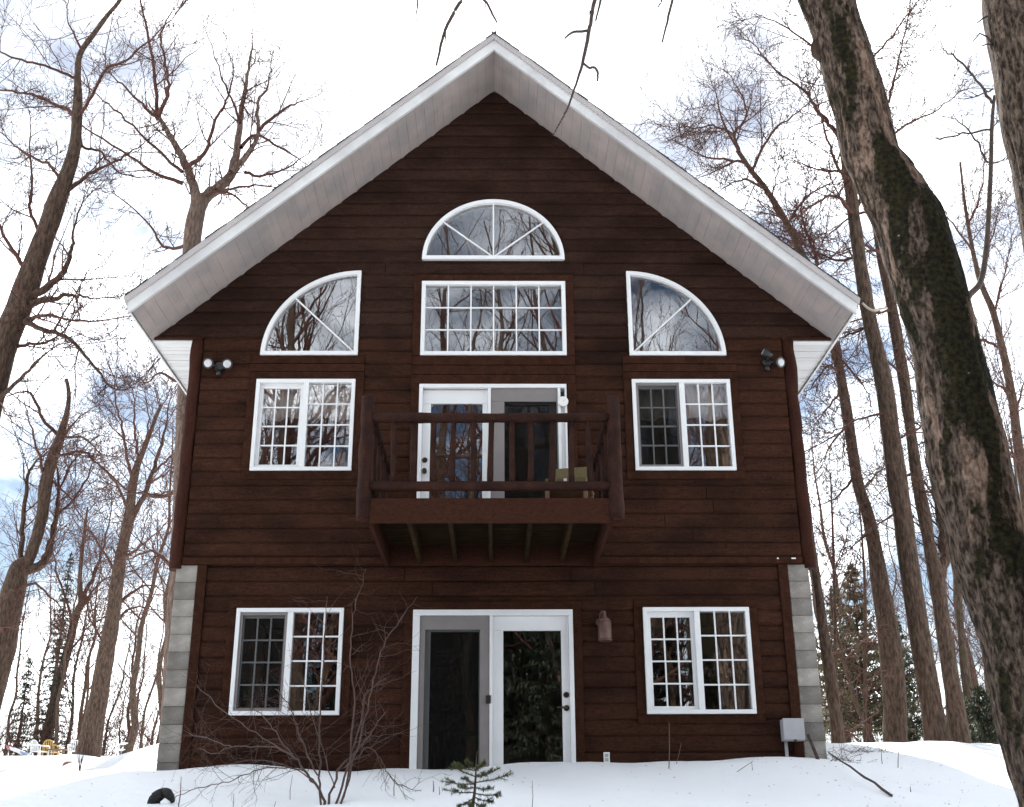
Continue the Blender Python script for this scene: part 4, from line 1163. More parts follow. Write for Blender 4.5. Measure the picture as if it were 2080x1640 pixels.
hero_tree('bare_tree', 'bare tree emerging under the right eave, its top bending left over the roof', 
    [(1820, 1515, 52), (1816, 1400, 48), (1806, 1300, 44), (1790, 1200, 37), (1766, 1060, 25), (1742, 980, 24), (1722, 850, 23), (1707, 760, 20), (1692, 690, 18), (1662, 590, 16), (1629, 518, 15), (1595, 448, 13), (1555, 384, 11), (1528, 350, 9), (1498, 306, 8)],
    [[(1500, 310, 8), (1491, 269, 7), (1515, 239, 6), (1508, 198, 5), (1480, 150, 3)], [(1528, 345, 7), (1568, 269, 6), (1600, 245, 5), (1636, 215, 4)], [(1520, 335, 7), (1480, 325, 6), (1437, 320, 5), (1387, 296, 3)], [(1493, 275, 6), (1447, 256, 5), (1410, 262, 4), (1383, 252, 3)],
     [(1640, 545, 10), (1659, 538, 9), (1646, 488, 8), (1629, 434, 6), (1640, 380, 4)], [(1555, 384, 7), (1510, 365, 6), (1465, 385, 3)], [(1595, 448, 7), (1570, 420, 6), (1580, 350, 4)], [(1600, 455, 7), (1640, 400, 6), (1690, 370, 4)], [(1500, 310, 6), (1470, 250, 5), (1455, 190, 3)], [(1625, 510, 7), (1600, 490, 6), (1560, 470, 3)],
     [(1707, 760, 7), (1680, 745, 6), (1645, 790, 4), (1632, 810, 3)], [(1712, 790, 7), (1690, 820, 6), (1660, 855, 3)], [(1725, 860, 7), (1690, 900, 5), (1660, 960, 3)], [(1740, 960, 7), (1700, 1010, 5), (1655, 1030, 3)], [(1700, 720, 7), (1735, 760, 6), (1765, 800, 4)], [(1750, 1000, 6), (1800, 940, 4)], [(1770, 1080, 6), (1720, 1120, 4)]],
    8, M['bark'], M['barkred'], G_RIGHT, seed=23, spawn=(7, 1.35), amp=.014)
hero_tree('bare_tree', 'thin bare trunk standing tight against the right concrete blocks', 
    [(1704, 1515, 30), (1690, 1400, 27), (1674, 1290, 22), (1657, 1160, 16), (1640, 1040, 14), (1622, 900, 12), (1600, 740, 10)], [[(1680, 1330, 7), (1720, 1320, 5), (1760, 1300, 3)]], 6, M['bark'], M['barkred'], G_RIGHT, seed=24, spawn=(4, 1.0))
hero_tree('bare_tree', 'dark crooked bare tree between the forked tree and the mossy trunk', 
    [(1976, 1510, 26), (1971, 1449, 20), (1962, 1378, 18), (1951, 1272, 15), (1944, 1180, 14), (1940, 1120, 12), (1925, 1020, 10), (1905, 900, 8)], [[(1946, 1210, 8), (1970, 1180, 7), (1990, 1200, 4)], [(1950, 1270, 6), (1985, 1300, 4)], [(1955, 1320, 6), (1920, 1260, 4)]], 12, M['barkdark'], M['barkred'], G_RIGHT, seed=25, spawn=(6, 1.3))
hero_tree('bare_tree', 'slender bare tree leaning behind the mossy trunk at the right edge', 
    [(2140, 1500, 34), (2110, 1200, 28), (2088, 1040, 22), (2075, 958, 20), (2068, 905, 19), (2054, 798, 17), (2036, 710, 15), (2018, 636, 13), (1994, 579, 11), (1978, 520, 9), (1962, 430, 7), (1950, 330, 4)],
    [[(2036, 710, 7), (2000, 690, 6), (1985, 700, 3)], [(2054, 800, 7), (2010, 770, 5)], [(2018, 636, 6), (2040, 560, 5), (2055, 480, 3)], [(2060, 850, 7), (2080, 780, 5)], [(2072, 940, 7), (2030, 900, 5)], [(1990, 570, 6), (2010, 500, 5), (2030, 430, 3)], [(1975, 510, 6), (1940, 460, 5), (1900, 420, 3)], [(1968, 460, 6), (1990, 400, 5), (2000, 330, 3)]],
    14, M['bark'], M['barkred'], G_RIGHT, seed=26, spawn=(8, 1.7), rmin=.006)
P = smooth_path(to3([(1752, 616, 5), (1760, 624, 5), (1774, 631, 5), (1790, 628, 4), (1803, 626, 3)], 3.75, 3.7), 14)
MB().tube([tuple(p[:3]) for p in P], [float(p[3]) for p in P], 7).build('peeled_twig', solid('peeled_wood', (.42, .37, .30), .7), STOUT, smooth=True)
# bare saplings under the canopy on the right
for k, (pth, lab) in enumerate((
    ([(1700, 1512, 9), (1697, 1330, 7), (1694, 1160, 6), (1690, 1040, 4), (1687, 960, 3)], 'thin upright sapling just outside the right wall'),
    ([(1757, 1505, 8), (1758, 1340, 7), (1757, 1200, 6), (1750, 1080, 4), (1742, 1000, 3)], 'thin upright sapling in front of the cedar'),
    ([(1772, 1505, 11), (1738, 1425, 9), (1706, 1310, 8), (1690, 1240, 6), (1688, 1190, 4)], 'thin crooked sapling leaning left in front of the cedar'))):
    hero_tree('sapling', lab, pth, [[(pth[2][0], pth[2][1], 4), (pth[2][0] + 25, pth[2][1] - 60, 3)]], 9 + k, M['bark'], M['barkred'], 'saplings right of the house', seed=31 + k, spawn=(5, .8), trunk_spawn=4, maxl=2, sides=7, amp=.003)
K = hero_tree('sapling', 'bare sapling with snapped side shoots beside the far right trunk', 
    [(2150, 1650, 13), (2060, 1300, 13), (1985, 900, 13), (1950, 660, 13), (1966, 605, 13), (1992, 572, 12), (2004, 500, 11), (2010, 400, 10), (2013, 330, 9), (2015, 250, 8), (2020, 195, 6)],
    [(.1, [(2015, 210, 7), (1985, 165, 6), (1955, 130, 6), (1938, 115, 6), (1919, 104, 4)]), (.1, [(2018, 180, 4), (2000, 188, 4), (1980, 198, 4)]), (.1, [(2011, 264, 5), (1960, 272, 5), (1908, 283, 5)]), (.1, [(2007, 330, 5), (1985, 290, 5), (1965, 263, 5), (1942, 243, 4)]), (.1, [(2012, 262, 4), (2030, 245, 3), (2050, 230, 2)]), (.1, [(2008, 335, 4), (2040, 325, 3), (2060, 322, 2)])],
    -4.3, M['stick'], M['stick'], 'saplings right of the house', seed=35, spawn=(0, .2), maxl=1, sides=8, amp=.002)

# the big mossy tree and the one beside it, close to the camera
def big_trunk(name, label, path, Y, seed, moss_fn, bare_fn, mat, group, limbs=()):
    rows = to3(path, Y, Y)
    b = rows[0]; gzz = gz(b[0], b[1])
    if b[2] > gzz - .2: rows.insert(0, (b[0] + .05, b[1], gzz - .4, b[3] * 1.2))
    base = (rows[0][0], rows[0][1], gzz)
    root = thing(name, base, label, 'tree', group)
    n, sides = 420, 96
    V, F, A_ = rough_trunk(rows, sides, n, .016, seed)
    me = raw_mesh('trunk', V - np.array(base), F, mat, True)
    # intrinsic growth of moss and missing bark, by height along the trunk and by side
    for nm, fn in (('moss', moss_fn), ('bare', bare_fn)):
        at_ = me.attributes.new(nm, 'FLOAT', 'POINT')
        vals = np.zeros(len(V), np.float32)
        for i in range(len(V)):
            q = Vector(V[i]); h, an = A_[i]
            vals[i] = fn(h, an, q)
        at_.data.foreach_set('value', vals)
    link('trunk', me, root)
    T = Twigs()
    return root, rows, base
MP = [(2160, 1660, 155), (2130, 1540, 156), (2102, 1430, 160), (2074, 1300, 162), (2026, 1150, 160), (1981, 1000, 156), (1951, 850, 143), (1919, 700, 134), (1890, 600, 138), (1857, 480, 140), (1817, 395, 126), (1771, 310, 112), (1745, 210, 108), (1712, 100, 106), (1680, 0, 104), (1645, -110, 98), (1600, -240, 92)]
def ang_side(an):
    """-1 = photo-left flank, +1 = right flank, 0 = facing the camera; back side returned as None"""
    return math.cos(an), math.sin(an)
_mh = ([0, .12, .2, .3, .42, .52, .6, .7, .85, 1], [.5, .5, .42, .3, .12, .2, .12, -.12, -.3, -.3])
_bh = ([0, .2, .35, .5, .6, .7, .85, 1], [.75, .75, .68, .66, .62, .42, .15, .05])
def moss_fn(h, an, q):
    c = -math.cos(an)
    f1 = mnoise.fractal(Vector((q.x * 3.6, q.y * 3.6, q.z * 1.15)), .75, 2.1, 7)
    band = math.exp(-((c - np.interp(h, *_mh)) / .50) ** 2)
    return .38 * band + .95 * f1 + .26 + .10 * math.exp(-((h - .5) / .14) ** 2)
def bare_fn(h, an, q):
    c = -math.cos(an)
    f1 = mnoise.fractal(Vector((q.x * 6, q.y * 6, q.z * 1.0 + 5)), .8, 2.1, 6)
    return .46 * math.exp(-((c - np.interp(h, *_bh)) / .26) ** 2) + .6 * f1 + .18
MOSSY, mrows, mbase = big_trunk('mossy_tree', 'huge leaning tree in the foreground covered with dark moss', MP, -5.5, 3.3, moss_fn, bare_fn, M['moss'], 'large trunks in the foreground')
# bark flap and burl on it, and the hanging dead branches of its overhead limb
fl = at(1842, 318, -5.62)
mb = MB()
for dx, dz, wd in ((-.03, .10, .012), (-.0, .02, .03), (.035, -.06, .035), (.07, -.12, .02)):
    pass
MB().tube([tuple(at(1822, 300, -5.55)), tuple(at(1836, 322, -5.55)), tuple(at(1850, 338, -5.55)), tuple(at(1858, 347, -5.55))], [.012, .03, .03, .012], 8, wob=.5).build('bark_flap', M['bark'], MOSSY, smooth=True)
MB().tube([tuple(at(1662, 76, -5.5)), tuple(at(1658, 88, -5.5)), tuple(at(1656, 100, -5.5)), tuple(at(1658, 112, -5.5)), tuple(at(1668, 126, -5.5))], [.012, .035, .045, .04, .01], 14, wob=.7).build('burl', M['barkdark'], MOSSY, smooth=True)
T = Twigs(); rng = random.Random(77)
lp = [tuple(np.array(mrows[-2][:3])), (2.1, -5.9, 7.2), (1.4, -6.5, 7.0), (.6, -6.9, 6.8), (-.3, -7.1, 6.7), (-1.1, -7.2, 6.75)]
P = smooth_path([(*p, r_) for p, r_ in zip(lp, (.12, .10, .08, .06, .045, .03))], 24)
MB().tube([tuple(p[:3]) for p in P], [float(p[3]) for p in P], 10, wob=.1).build('limb', M['barkdark'], MOSSY, smooth=True)
def hang(paths, Y, name='hanging_branch'):
    mb = MB()
    for pth in paths:
        r3 = to3(pth, Y, Y)
        P = smooth_path(r3, max(8, 5 * len(r3)))
        for i in range(1, len(P) - 1): P[i, :3] += np.array([rng.gauss(0, .0012) for _ in range(3)])
        mb.tube([tuple(p[:3]) for p in P], [max(float(p[3]), .0018) for p in P], 7, wob=.22)
    mb.build(name, M['stick'], MOSSY, smooth=True)
hang([[(1290, -235, 12), (1235, -70, 10), (1208, 0, 8.5), (1200, 45, 8), (1193, 80, 8), (1183, 130, 7), (1170, 170, 5), (1155, 215, 4.5), (1140, 245, 4), (1124, 276, 2.5)], [(1198, 62, 6), (1180, 64, 5.5), (1163, 66, 5), (1147, 78, 3)], [(1184, 128, 5), (1196, 138, 5), (1208, 138, 5), (1214, 148, 5), (1213, 165, 3.5)], [(1224, -45, 6), (1220, 0, 5), (1210, 42, 3.5)], [(1199, 22, 3), (1197, 30, 2)]], -7.0)
hang([[(985, -160, 9), (955, -40, 7.5), (938, 0, 7), (922, 25, 7), (905, 60, 6.5), (895, 95, 5.5), (887, 133, 4)], [(904, 62, 4), (906, 84, 2.5)], [(940, -5, 3), (955, 0, 2.5), (962, -10, 2)]], -7.05)
hang([[(960, -70, 7), (978, -10, 5.5), (990, 8, 5), (1000, 28, 4.5), (1009, 46, 3)], [(985, 0, 2.5), (987, 18, 1.5)]], -7.1)
hang([[(1420, -170, 10), (1380, -40, 7), (1366, 0, 6), (1356, 40, 5), (1345, 86, 3.5)], [(1350, -30, 5), (1344, 0, 4), (1335, 18, 2.5)]], -6.8)
hang([[(865, -90, 5), (850, -20, 3.5), (848, 12, 3), (845, 35, 2), (849, 48, 1.4)], [(848, 10, 2), (840, 12, 1.4)]], -7.15)
BP = [(2330, 1660, 250), (2290, 1300, 230), (2240, 900, 205), (2190, 600, 185), (2160, 390, 175), (2120, 220, 160), (2085, 60, 155), (2072, -60, 150), (2055, -220, 140)]
def moss2(h, an, q): return .16 + .25 * mnoise.fractal(Vector((q.x * 3, q.y * 3, q.z)), 1.0, 2.0, 3)
def bare2(h, an, q): return .30 + .30 * mnoise.fractal(Vector((q.x * 7, q.y * 7, q.z * 1.5)), 1.0, 2.0, 3)
BR, brow, bbase = big_trunk('ridged_tree', 'big pale ridged trunk cut off by the top right corner', BP, -6.2, 9.1, moss2, bare2, M['moss'], 'large trunks in the foreground')
for pth in ([(2020, 95, 5), (2005, 75, 4), (1990, 68, 3), (1976, 85, 2)], [(2012, 30, 4), (1996, 38, 3.5), (1984, 48, 2)], [(2022, 92, 4), (2004, 90, 3), (1994, 94, 2)]):
    r3 = to3(pth, -6.2, -6.25)
    MB().tube([r_[:3] for r_ in r3], [r_[3] for r_ in r3], 6).build('twig', M['stick'], BR, smooth=True)

# ---- generic woodland trees: a few built, the rest copied
def copy_tree(root, loc, rz, sc, label, group):
    r = root.copy(); COL.objects.link(r)
    r.location = loc; r.rotation_euler = (random.uniform(-.04, .04), random.uniform(-.04, .04), rz); r.scale = (sc, sc, sc)
    r['label'] = label; r['group'] = group
    for ch in root.children:
        c = ch.copy(); COL.objects.link(c); c.parent = r
    return r
_seen = {}
ORD = ('nearest', 'second nearest', 'third nearest', 'fourth nearest', 'fifth nearest', 'sixth nearest', 'seventh nearest', 'eighth nearest')
def wood_labels(spots, zones, noun):
    out_ = {}
    for lo, hi, ph in zones:
        z_ = sorted([q for q in spots if lo <= q[0] < hi], key=lambda q: q[1])
        for k, q in enumerate(z_): out_[q] = noun + ' ' + ph + ', ' + ORD[min(k, 7)] + ' of those there'
    return out_
ZL = [(-999, 5, 'at the left edge of the picture'), (5, 75, 'left of the dark spruce'), (75, 118, 'behind the spruce and yellow chair'), (118, 200, 'between yellow chair and fan-shaped tree'), (200, 245, 'just right of the fan-shaped tree'), (245, 280, 'behind the half hidden white chair'), (280, 312, 'short of the house corner'), (312, 999, 'tight against the house corner')]
ZR = [(0, 1710, 'tight against the right blocks'), (1710, 1790, 'behind the brownish cedar'), (1790, 1880, 'behind the stout trunk'), (1880, 1975, 'behind the forked tree'), (1975, 2035, 'left of the mossy trunk'), (2035, 9999, 'behind the mossy trunk')]
def wood_tree(seed, H, r0, mat, loc, label, group, name='woodland_tree', low=.3, spread=1.0, maxl=3, count=20):
    rng = random.Random(seed)
    root = thing(name, loc, label, 'tree', group)
    rows = []; x = y = 0.0; lx, ly = rng.uniform(-.03, .03), rng.uniform(-.03, .03)
    n = 12
    for i in range(n):
        z = -.4 + (H + .4) * i / (n - 1)
        rows.append((x, y, z, max(r0 * (1 - .93 * (i / (n - 1)) ** .9), .008)))
        x += lx * H / n + rng.gauss(0, .012 * H); y += ly * H / n + rng.gauss(0, .012 * H)
    V, F, _ = rough_trunk(rows, 9, 40, .010, seed)
    link('trunk', raw_mesh('trunk', V, F, mat, True), root)
    T = Twigs(); P = smooth_path(rows, 60)
    for j in range(count):
        f = low + (1 - low) * ((j + rng.random()) / count) ** .9
        i = min(int(f * 59), 58)
        d = vnorm(tuple(P[i + 1, :3] - P[i, :3]))
        Ln = H * rng.uniform(.16, .30) * spread * (1.15 - f * .7)
        grow(T, tuple(P[i, :3]), side_dir(d, R(rng.uniform(32, 60)), rng), Ln, max(P[i, 3] * .42, .012), 0 if Ln > H * .17 else 1, maxl, rng, .10, .12, (5, 4, 3), .0055)
    link('crown', T.mesh('crown', M['barkred']), root)
    return root
G_BACK_L = 'woodland behind the garden chairs'
G_BACK_R = 'woodland behind the right corner of the house'
G_LAKE = 'woodland down the slope facing the house, mirrored in the panes'
def gpt(px, Y):
    p = at(px, 1520, Y); return (p[0], Y, gz(p[0], Y))
LB = 'slim bare woodland tree on the snowy rise behind the garden chairs'
PSP = [(250, 34), (318, 30), (140, 42), (286, 40)]
protos = [wood_tree(101, 15, .17, M['bark'], gpt(250, 34), LB, G_BACK_L), wood_tree(102, 13, .13, M['bark'], gpt(318, 30), LB, G_BACK_L, count=22), wood_tree(103, 11, .10, M['barkdark'], gpt(140, 42), LB, G_BACK_L, low=.2, count=24), wood_tree(104, 9, .08, M['bark'], gpt(286, 40), LB, G_BACK_L, low=.15, count=22)]
rng = random.Random(5)
left_spots = [(20, 47), (-40, 44), (60, 52), (112, 39), (165, 48), (190, 56), (215, 44), (235, 60), (262, 46), (272, 55), (296, 50), (308, 62), (328, 45), (340, 52), (205, 40), (-90, 42), (40, 62), (150, 64), (252, 68), (322, 66), (10, 68)]
WL = wood_labels(left_spots + PSP, ZL, 'slim bare tree')
for pr, q in zip(protos, PSP): pr['label'] = WL[q]
for px, Y in left_spots:
    copy_tree(rng.choice(protos), gpt(px + rng.uniform(-6, 6), Y), rng.uniform(0, 6.28), rng.uniform(.7, 1.05), WL[(px, Y)], G_BACK_L)
LR = 'slim bare woodland tree on the rise behind the right side of the house'
right_spots = ((1668, 26), (1715, 30), (1728, 40), (1775, 24), (1845, 36), (1865, 44), (1985, 30), (2005, 24), (2030, 36), (2060, 28), (2090, 22), (1900, 50), (1960, 46), (1700, 52), (2045, 48), (2120, 34), (1920, 28), (2022, 18))
WR = wood_labels(right_spots, ZR, 'slim bare tree')
for px, Y in right_spots:
    copy_tree(rng.choice(protos), gpt(px, Y), rng.uniform(0, 6.28), rng.uniform(.65, 1.0), WR[(px, Y)], G_BACK_R)
# trees on the lake side, only seen mirrored in the glass
LL = 'bare tree on the slope facing the house, seen as a reflection in its windows'
for x, y, sc in ((-5.5, -21, 1.3), (-2.6, -25, 1.6), (2.4, -20, 1.2), (4.9, -22, 1.5), (6.4, -27, 1.7), (9, -24, 1.5), (-8.5, -26, 1.6), (12.5, -24, 1.5), (-12, -22, 1.4), (3.0, -33, 1.9), (-5.6, -34, 1.8), (7.5, -36, 1.9), (16, -31, 1.7), (-15, -31, 1.7), (-.8, -38, 1.9), (11, -33, 1.8), (-18, -27, 1.6), (1.0, -28, 1.6), (-3.8, -19, 1.5), (-7, -20, 1.6), (-10, -18.5, 1.5), (5.6, -18.5, 1.5), (8.3, -20, 1.6), (-1.2, -22, 1.7), (3.6, -27, 1.8), (-6.4, -23, 1.8), (10, -18, 1.5), (-12.5, -27, 1.8)):
    copy_tree(protos[rng.randrange(2)], (x, y, gz(x, y)), rng.uniform(0, 6.28), sc, LL, G_LAKE)

LBIG = 'tall broad-crowned bare tree facing the house, seen as a dark reflection in the gable windows'
bigt = wood_tree(120, 27, .42, M['barkdark'], (2.0, -22, gz(2.0, -22)), LBIG, G_LAKE, low=.22, spread=.85, count=34)
for x, y, sc, rz in ((-6.3, -22.5, 1.0, 2.0), (-9.5, -27, 1.05, 4.1), (5.4, -29, .95, 1.0), (-2.6, -31, 1.1, 5.0), (9.5, -24, .85, 3.0), (1.0, -26, .95, 3.7)):
    copy_tree(bigt, (x, y, gz(x, y)), rz, sc, LBIG, G_LAKE)

# ---- evergreens
def needles(rng, P0, P1, count, ln, wd, droop=.0):
    """blade triangles along a shoot"""
    V = []; F = []
    ax = P1 - P0; L_ = np.linalg.norm(ax); ax = ax / (L_ + 1e-9)
    for i in range(count):
        p = P0 + (P1 - P0) * rng.random()
        d = side_dir(tuple(ax), R(rng.uniform(38, 75)), rng)
        d = np.array(d); d[2] -= droop; d /= np.linalg.norm(d)
        s_ = np.cross(d, (0, 0, 1)); s_ = s_ / (np.linalg.norm(s_) + 1e-6) * wd
        l_ = ln * rng.uniform(.6, 1.15); b = len(V)
        V += [p - s_, p + s_, p + d * l_]; F.append((b, b + 1, b + 2))
    return V, F
def conifer(name, label, loc, H, Rb, seed, mat, group=None, whorls=22, per=7, dens=16, ln=.16, wd=.016, bare=.08, barkm='barkdark', tip=.0, rag=.25, cat='tree', root=None):
    rng = random.Random(seed)
    root = thing(name, loc, label, cat, group)
    MB_ = Twigs(); rt = H * .014 + .012
    MB_.add([(0, 0, -.3), (0, 0, H * .25), (0.01, 0, H * .5), (0, .01, H * .75), (0, 0, H)], [rt * 1.1, rt * .8, rt * .55, rt * .3, .004], 8)
    V = []; F = []
    for k in range(whorls):
        f = bare + (1 - bare) * (k + rng.random() * .6) / whorls
        z = H * f
        ra = Rb * (1 - f) ** .85 * rng.uniform(1 - rag, 1 + rag) + .04
        for j in range(per):
            if rng.random() < .12: continue
            az = 2 * math.pi * (j + rng.random() * .7) / per + k
            l_ = ra * rng.uniform(.7, 1.1)
            e = np.array((math.cos(az) * l_, math.sin(az) * l_, -l_ * rng.uniform(.05, .35) + l_ * tip * rng.uniform(.8, 1.2)))
            p0 = np.array((0, 0, z)); mid = p0 + e * .55 + np.array((0, 0, l_ * .07)); p1 = p0 + e + np.array((0, 0, l_ * .12))
            MB_.add([tuple(p0), tuple(mid), tuple(p1)], [rt * .22 + .003, rt * .12 + .002, .002], 3)
            for a, b in ((p0 + e * .15, mid), (mid, p1)):
                v, f_ = needles(rng, a, b, max(2, int(dens * l_ / Rb * 1.2)), ln, wd, .25)
                o_ = len(V); V += v; F += [tuple(i + o_ for i in t_) for t_ in f_]
            for q in range(2):
                fr = rng.uniform(.35, .85); s0 = p0 + (p1 - p0) * fr
                sd_ = np.array(side_dir(tuple((p1 - p0) / np.linalg.norm(p1 - p0)), R(rng.uniform(35, 60)), rng)); sd_[2] *= .35
                s1 = s0 + sd_ * l_ * rng.uniform(.25, .45)
                MB_.add([tuple(s0), tuple((s0 + s1) / 2), tuple(s1)], [.003, .0025, .0015], 3)
                v, f_ = needles(rng, s0, s1, max(2, int(dens * .5 * l_ / Rb)), ln * .85, wd, .25)
                o_ = len(V); V += v; F += [tuple(i + o_ for i in t_) for t_ in f_]
    link('trunk', MB_.mesh('trunk', M[barkm]), root)
    link('crown', raw_mesh('crown', np.array(V), np.array(F), M[mat]), root)
    return root
conifer('spruce_tree', 'narrow dark spruce behind the white and yellow plastic chairs', gpt(92, 41), 9.7, 1.25, 3, 'needledark', whorls=42, per=6, dens=15, ln=.22, wd=.028)
conifer('spruce_tree', 'low ragged dark spruce at the left edge behind the plastic chairs', gpt(35, 43), 5.0, 1.0, 4, 'needledark', whorls=24, per=6, dens=12, ln=.22, wd=.026, rag=.5)
cdr = conifer('cedar_tree', 'ragged brownish green cedar behind the thin saplings', gpt(1768, 13), 4.1, 1.4, 5, 'cedar', whorls=34, per=7, dens=26, ln=.15, wd=.028, rag=.5, tip=.35)
conifer('cedar_tree', 'shorter dark cedar hard by the right wall behind thin trunks', gpt(1725, 16), 4.1, 1.3, 6, 'cedar', whorls=30, per=7, dens=26, ln=.15, wd=.028, rag=.5, tip=.3)
conifer('cedar_tree', 'dark cedar between the two stout trunks on the right', gpt(1850, 17), 3.7, 1.1, 7, 'bush', whorls=26, per=7, dens=22, ln=.15, wd=.028, rag=.5, tip=.3)
conifer('evergreen_bush', 'low green bush right of the forked tree', gpt(2005, 9.5), 1.25, .75, 8, 'bush', whorls=14, per=8, dens=30, ln=.10, wd=.016, rag=.4, tip=.5, cat='bush')
conifer('evergreen_bush', 'green bush half hidden by the mossy trunk', gpt(1960, 11), 1.1, .6, 10, 'bush', whorls=12, per=8, dens=26, ln=.10, wd=.016, rag=.4, tip=.5, cat='bush')
LC = 'tall dark spruce on the slope facing the house, seen as a reflection in its panes'
G_LC = 'dark spruces down the slope, mirrored in the panes'
_p = (-1.6, -23, gz(-1.6, -23))
lc = conifer('lakeside_spruce', LC, _p, 10.5, 2.3, 15, 'needledark', G_LC, whorls=64, per=8, dens=60, ln=.22, wd=.020, bare=.03)
for x, y, sc in ((.9, -22.5, 1.55), (2.6, -24, 1.6), (-.6, -24, 1.3), (-3.6, -25, 1.3), (1.4, -20.5, .95), (4.3, -24, 1.05), (7.2, -22, .9), (-4.6, -22, .8), (-7.6, -25, 1.0), (10.5, -26, 1.1), (-11, -24, .95), (14, -23, 1.0), (-14.5, -27, 1.1), (.2, -27, 1.05), (5.8, -28, 1.15), (-5.8, -29, 1.15), (9, -30, 1.2), (17.5, -27, 1.1), (-18, -25, 1.0), (-2.8, -31, 1.2), (2.9, -30, 1.2)):
    copy_tree(lc, (x, y, gz(x, y)), x * 1.9, sc, LC, G_LC)
# young fir poking out of the snow in front of the doors
def young_fir():
    bx, by = at(955, 1640, -3.7)[0], -3.7
    bz = gz(bx, by)
    root = thing('young_fir', (bx, by, bz), 'tiny fir sapling poking out of the snow before the doors', 'sapling tree')
    rng = random.Random(3)
    pxw = 1 / pxm(960, 1600, -3.7)
    def P(px, py, dy=0): return np.array(at(px, py, by)) + np.array((0, dy, 0))
    stem = [P(955, 1665), P(960, 1640), P(964, 1610), P(966, 1580), P(967, 1555), P(969, 1526)]
    MB().tube([tuple(p) for p in stem], [.016, .014, .011, .008, .005, .002], 8, wob=.2).build('trunk', M['barkdark'], root, smooth=True)
    br = [((966, 1593), (895, 1586), .06), ((966, 1594), (943, 1577), .3), ((965, 1610), (899, 1604), -.05), ((966, 1590), (1043, 1571), .0), ((966, 1579), (1015, 1560), .15), ((966, 1578), (915, 1553), .1), ((967, 1566), (922, 1552), -.2), ((967, 1565), (947, 1543), .1), ((967, 1562), (985, 1548), -.1), ((964, 1612), (1016, 1614), .05), ((964, 1620), (1003, 1628), -.1), ((964, 1620), (928, 1637), .05), ((963, 1622), (955, 1640), -.3), ((967, 1562), (975, 1552), .3), ((965, 1600), (1000, 1600), .35), ((965, 1600), (930, 1600), -.35), ((964, 1630), (985, 1640), -.2), ((967, 1575), (990, 1575), -.4)]
    T = Twigs(); V = []; F = []
    for (a, b, dy) in br:
        p0, p1 = P(*a), P(*b, dy * .35)
        mid = (p0 + p1) / 2 + np.array((0, 0, -.012))
        T.add([tuple(p0), tuple(mid), tuple(p1)], [.005, .0035, .002], 5)
        for q0, q1, c in ((p0 + (mid - p0) * .2, mid, 60), (mid, p1, 90)):
            v, f_ = needles(rng, q0, q1, c, .034, .0030)
            o_ = len(V); V += v; F += [tuple(i + o_ for i in t_) for t_ in f_]
        for s_ in range(3):
            fr = rng.uniform(.4, .85); s0 = p0 + (p1 - p0) * fr
            dd = (p1 - p0); L_ = np.linalg.norm(dd)
            sd_ = np.array(side_dir(tuple(dd / L_), R(45), rng)); sd_[2] *= .4
            s1 = s0 + sd_ * L_ * .32
            T.add([tuple(s0), tuple((s0 + s1) / 2), tuple(s1)], [.003, .0025, .0015], 4)
            v, f_ = needles(rng, s0, s1, 48, .030, .0028)
            o_ = len(V); V += v; F += [tuple(i + o_ for i in t_) for t_ in f_]
    v, f_ = needles(rng, stem[-2], stem[-1], 26, .022, .0018); o_ = len(V); V += v; F += [tuple(i + o_ for i in t_) for t_ in f_]
    link('branches', T.mesh('branches', M['stick'], (bx, by, bz)), root)
    link('needles', raw_mesh('needles', np.array(V) - np.array((bx, by, bz)), np.array(F), M['needle']), root)
young_fir()

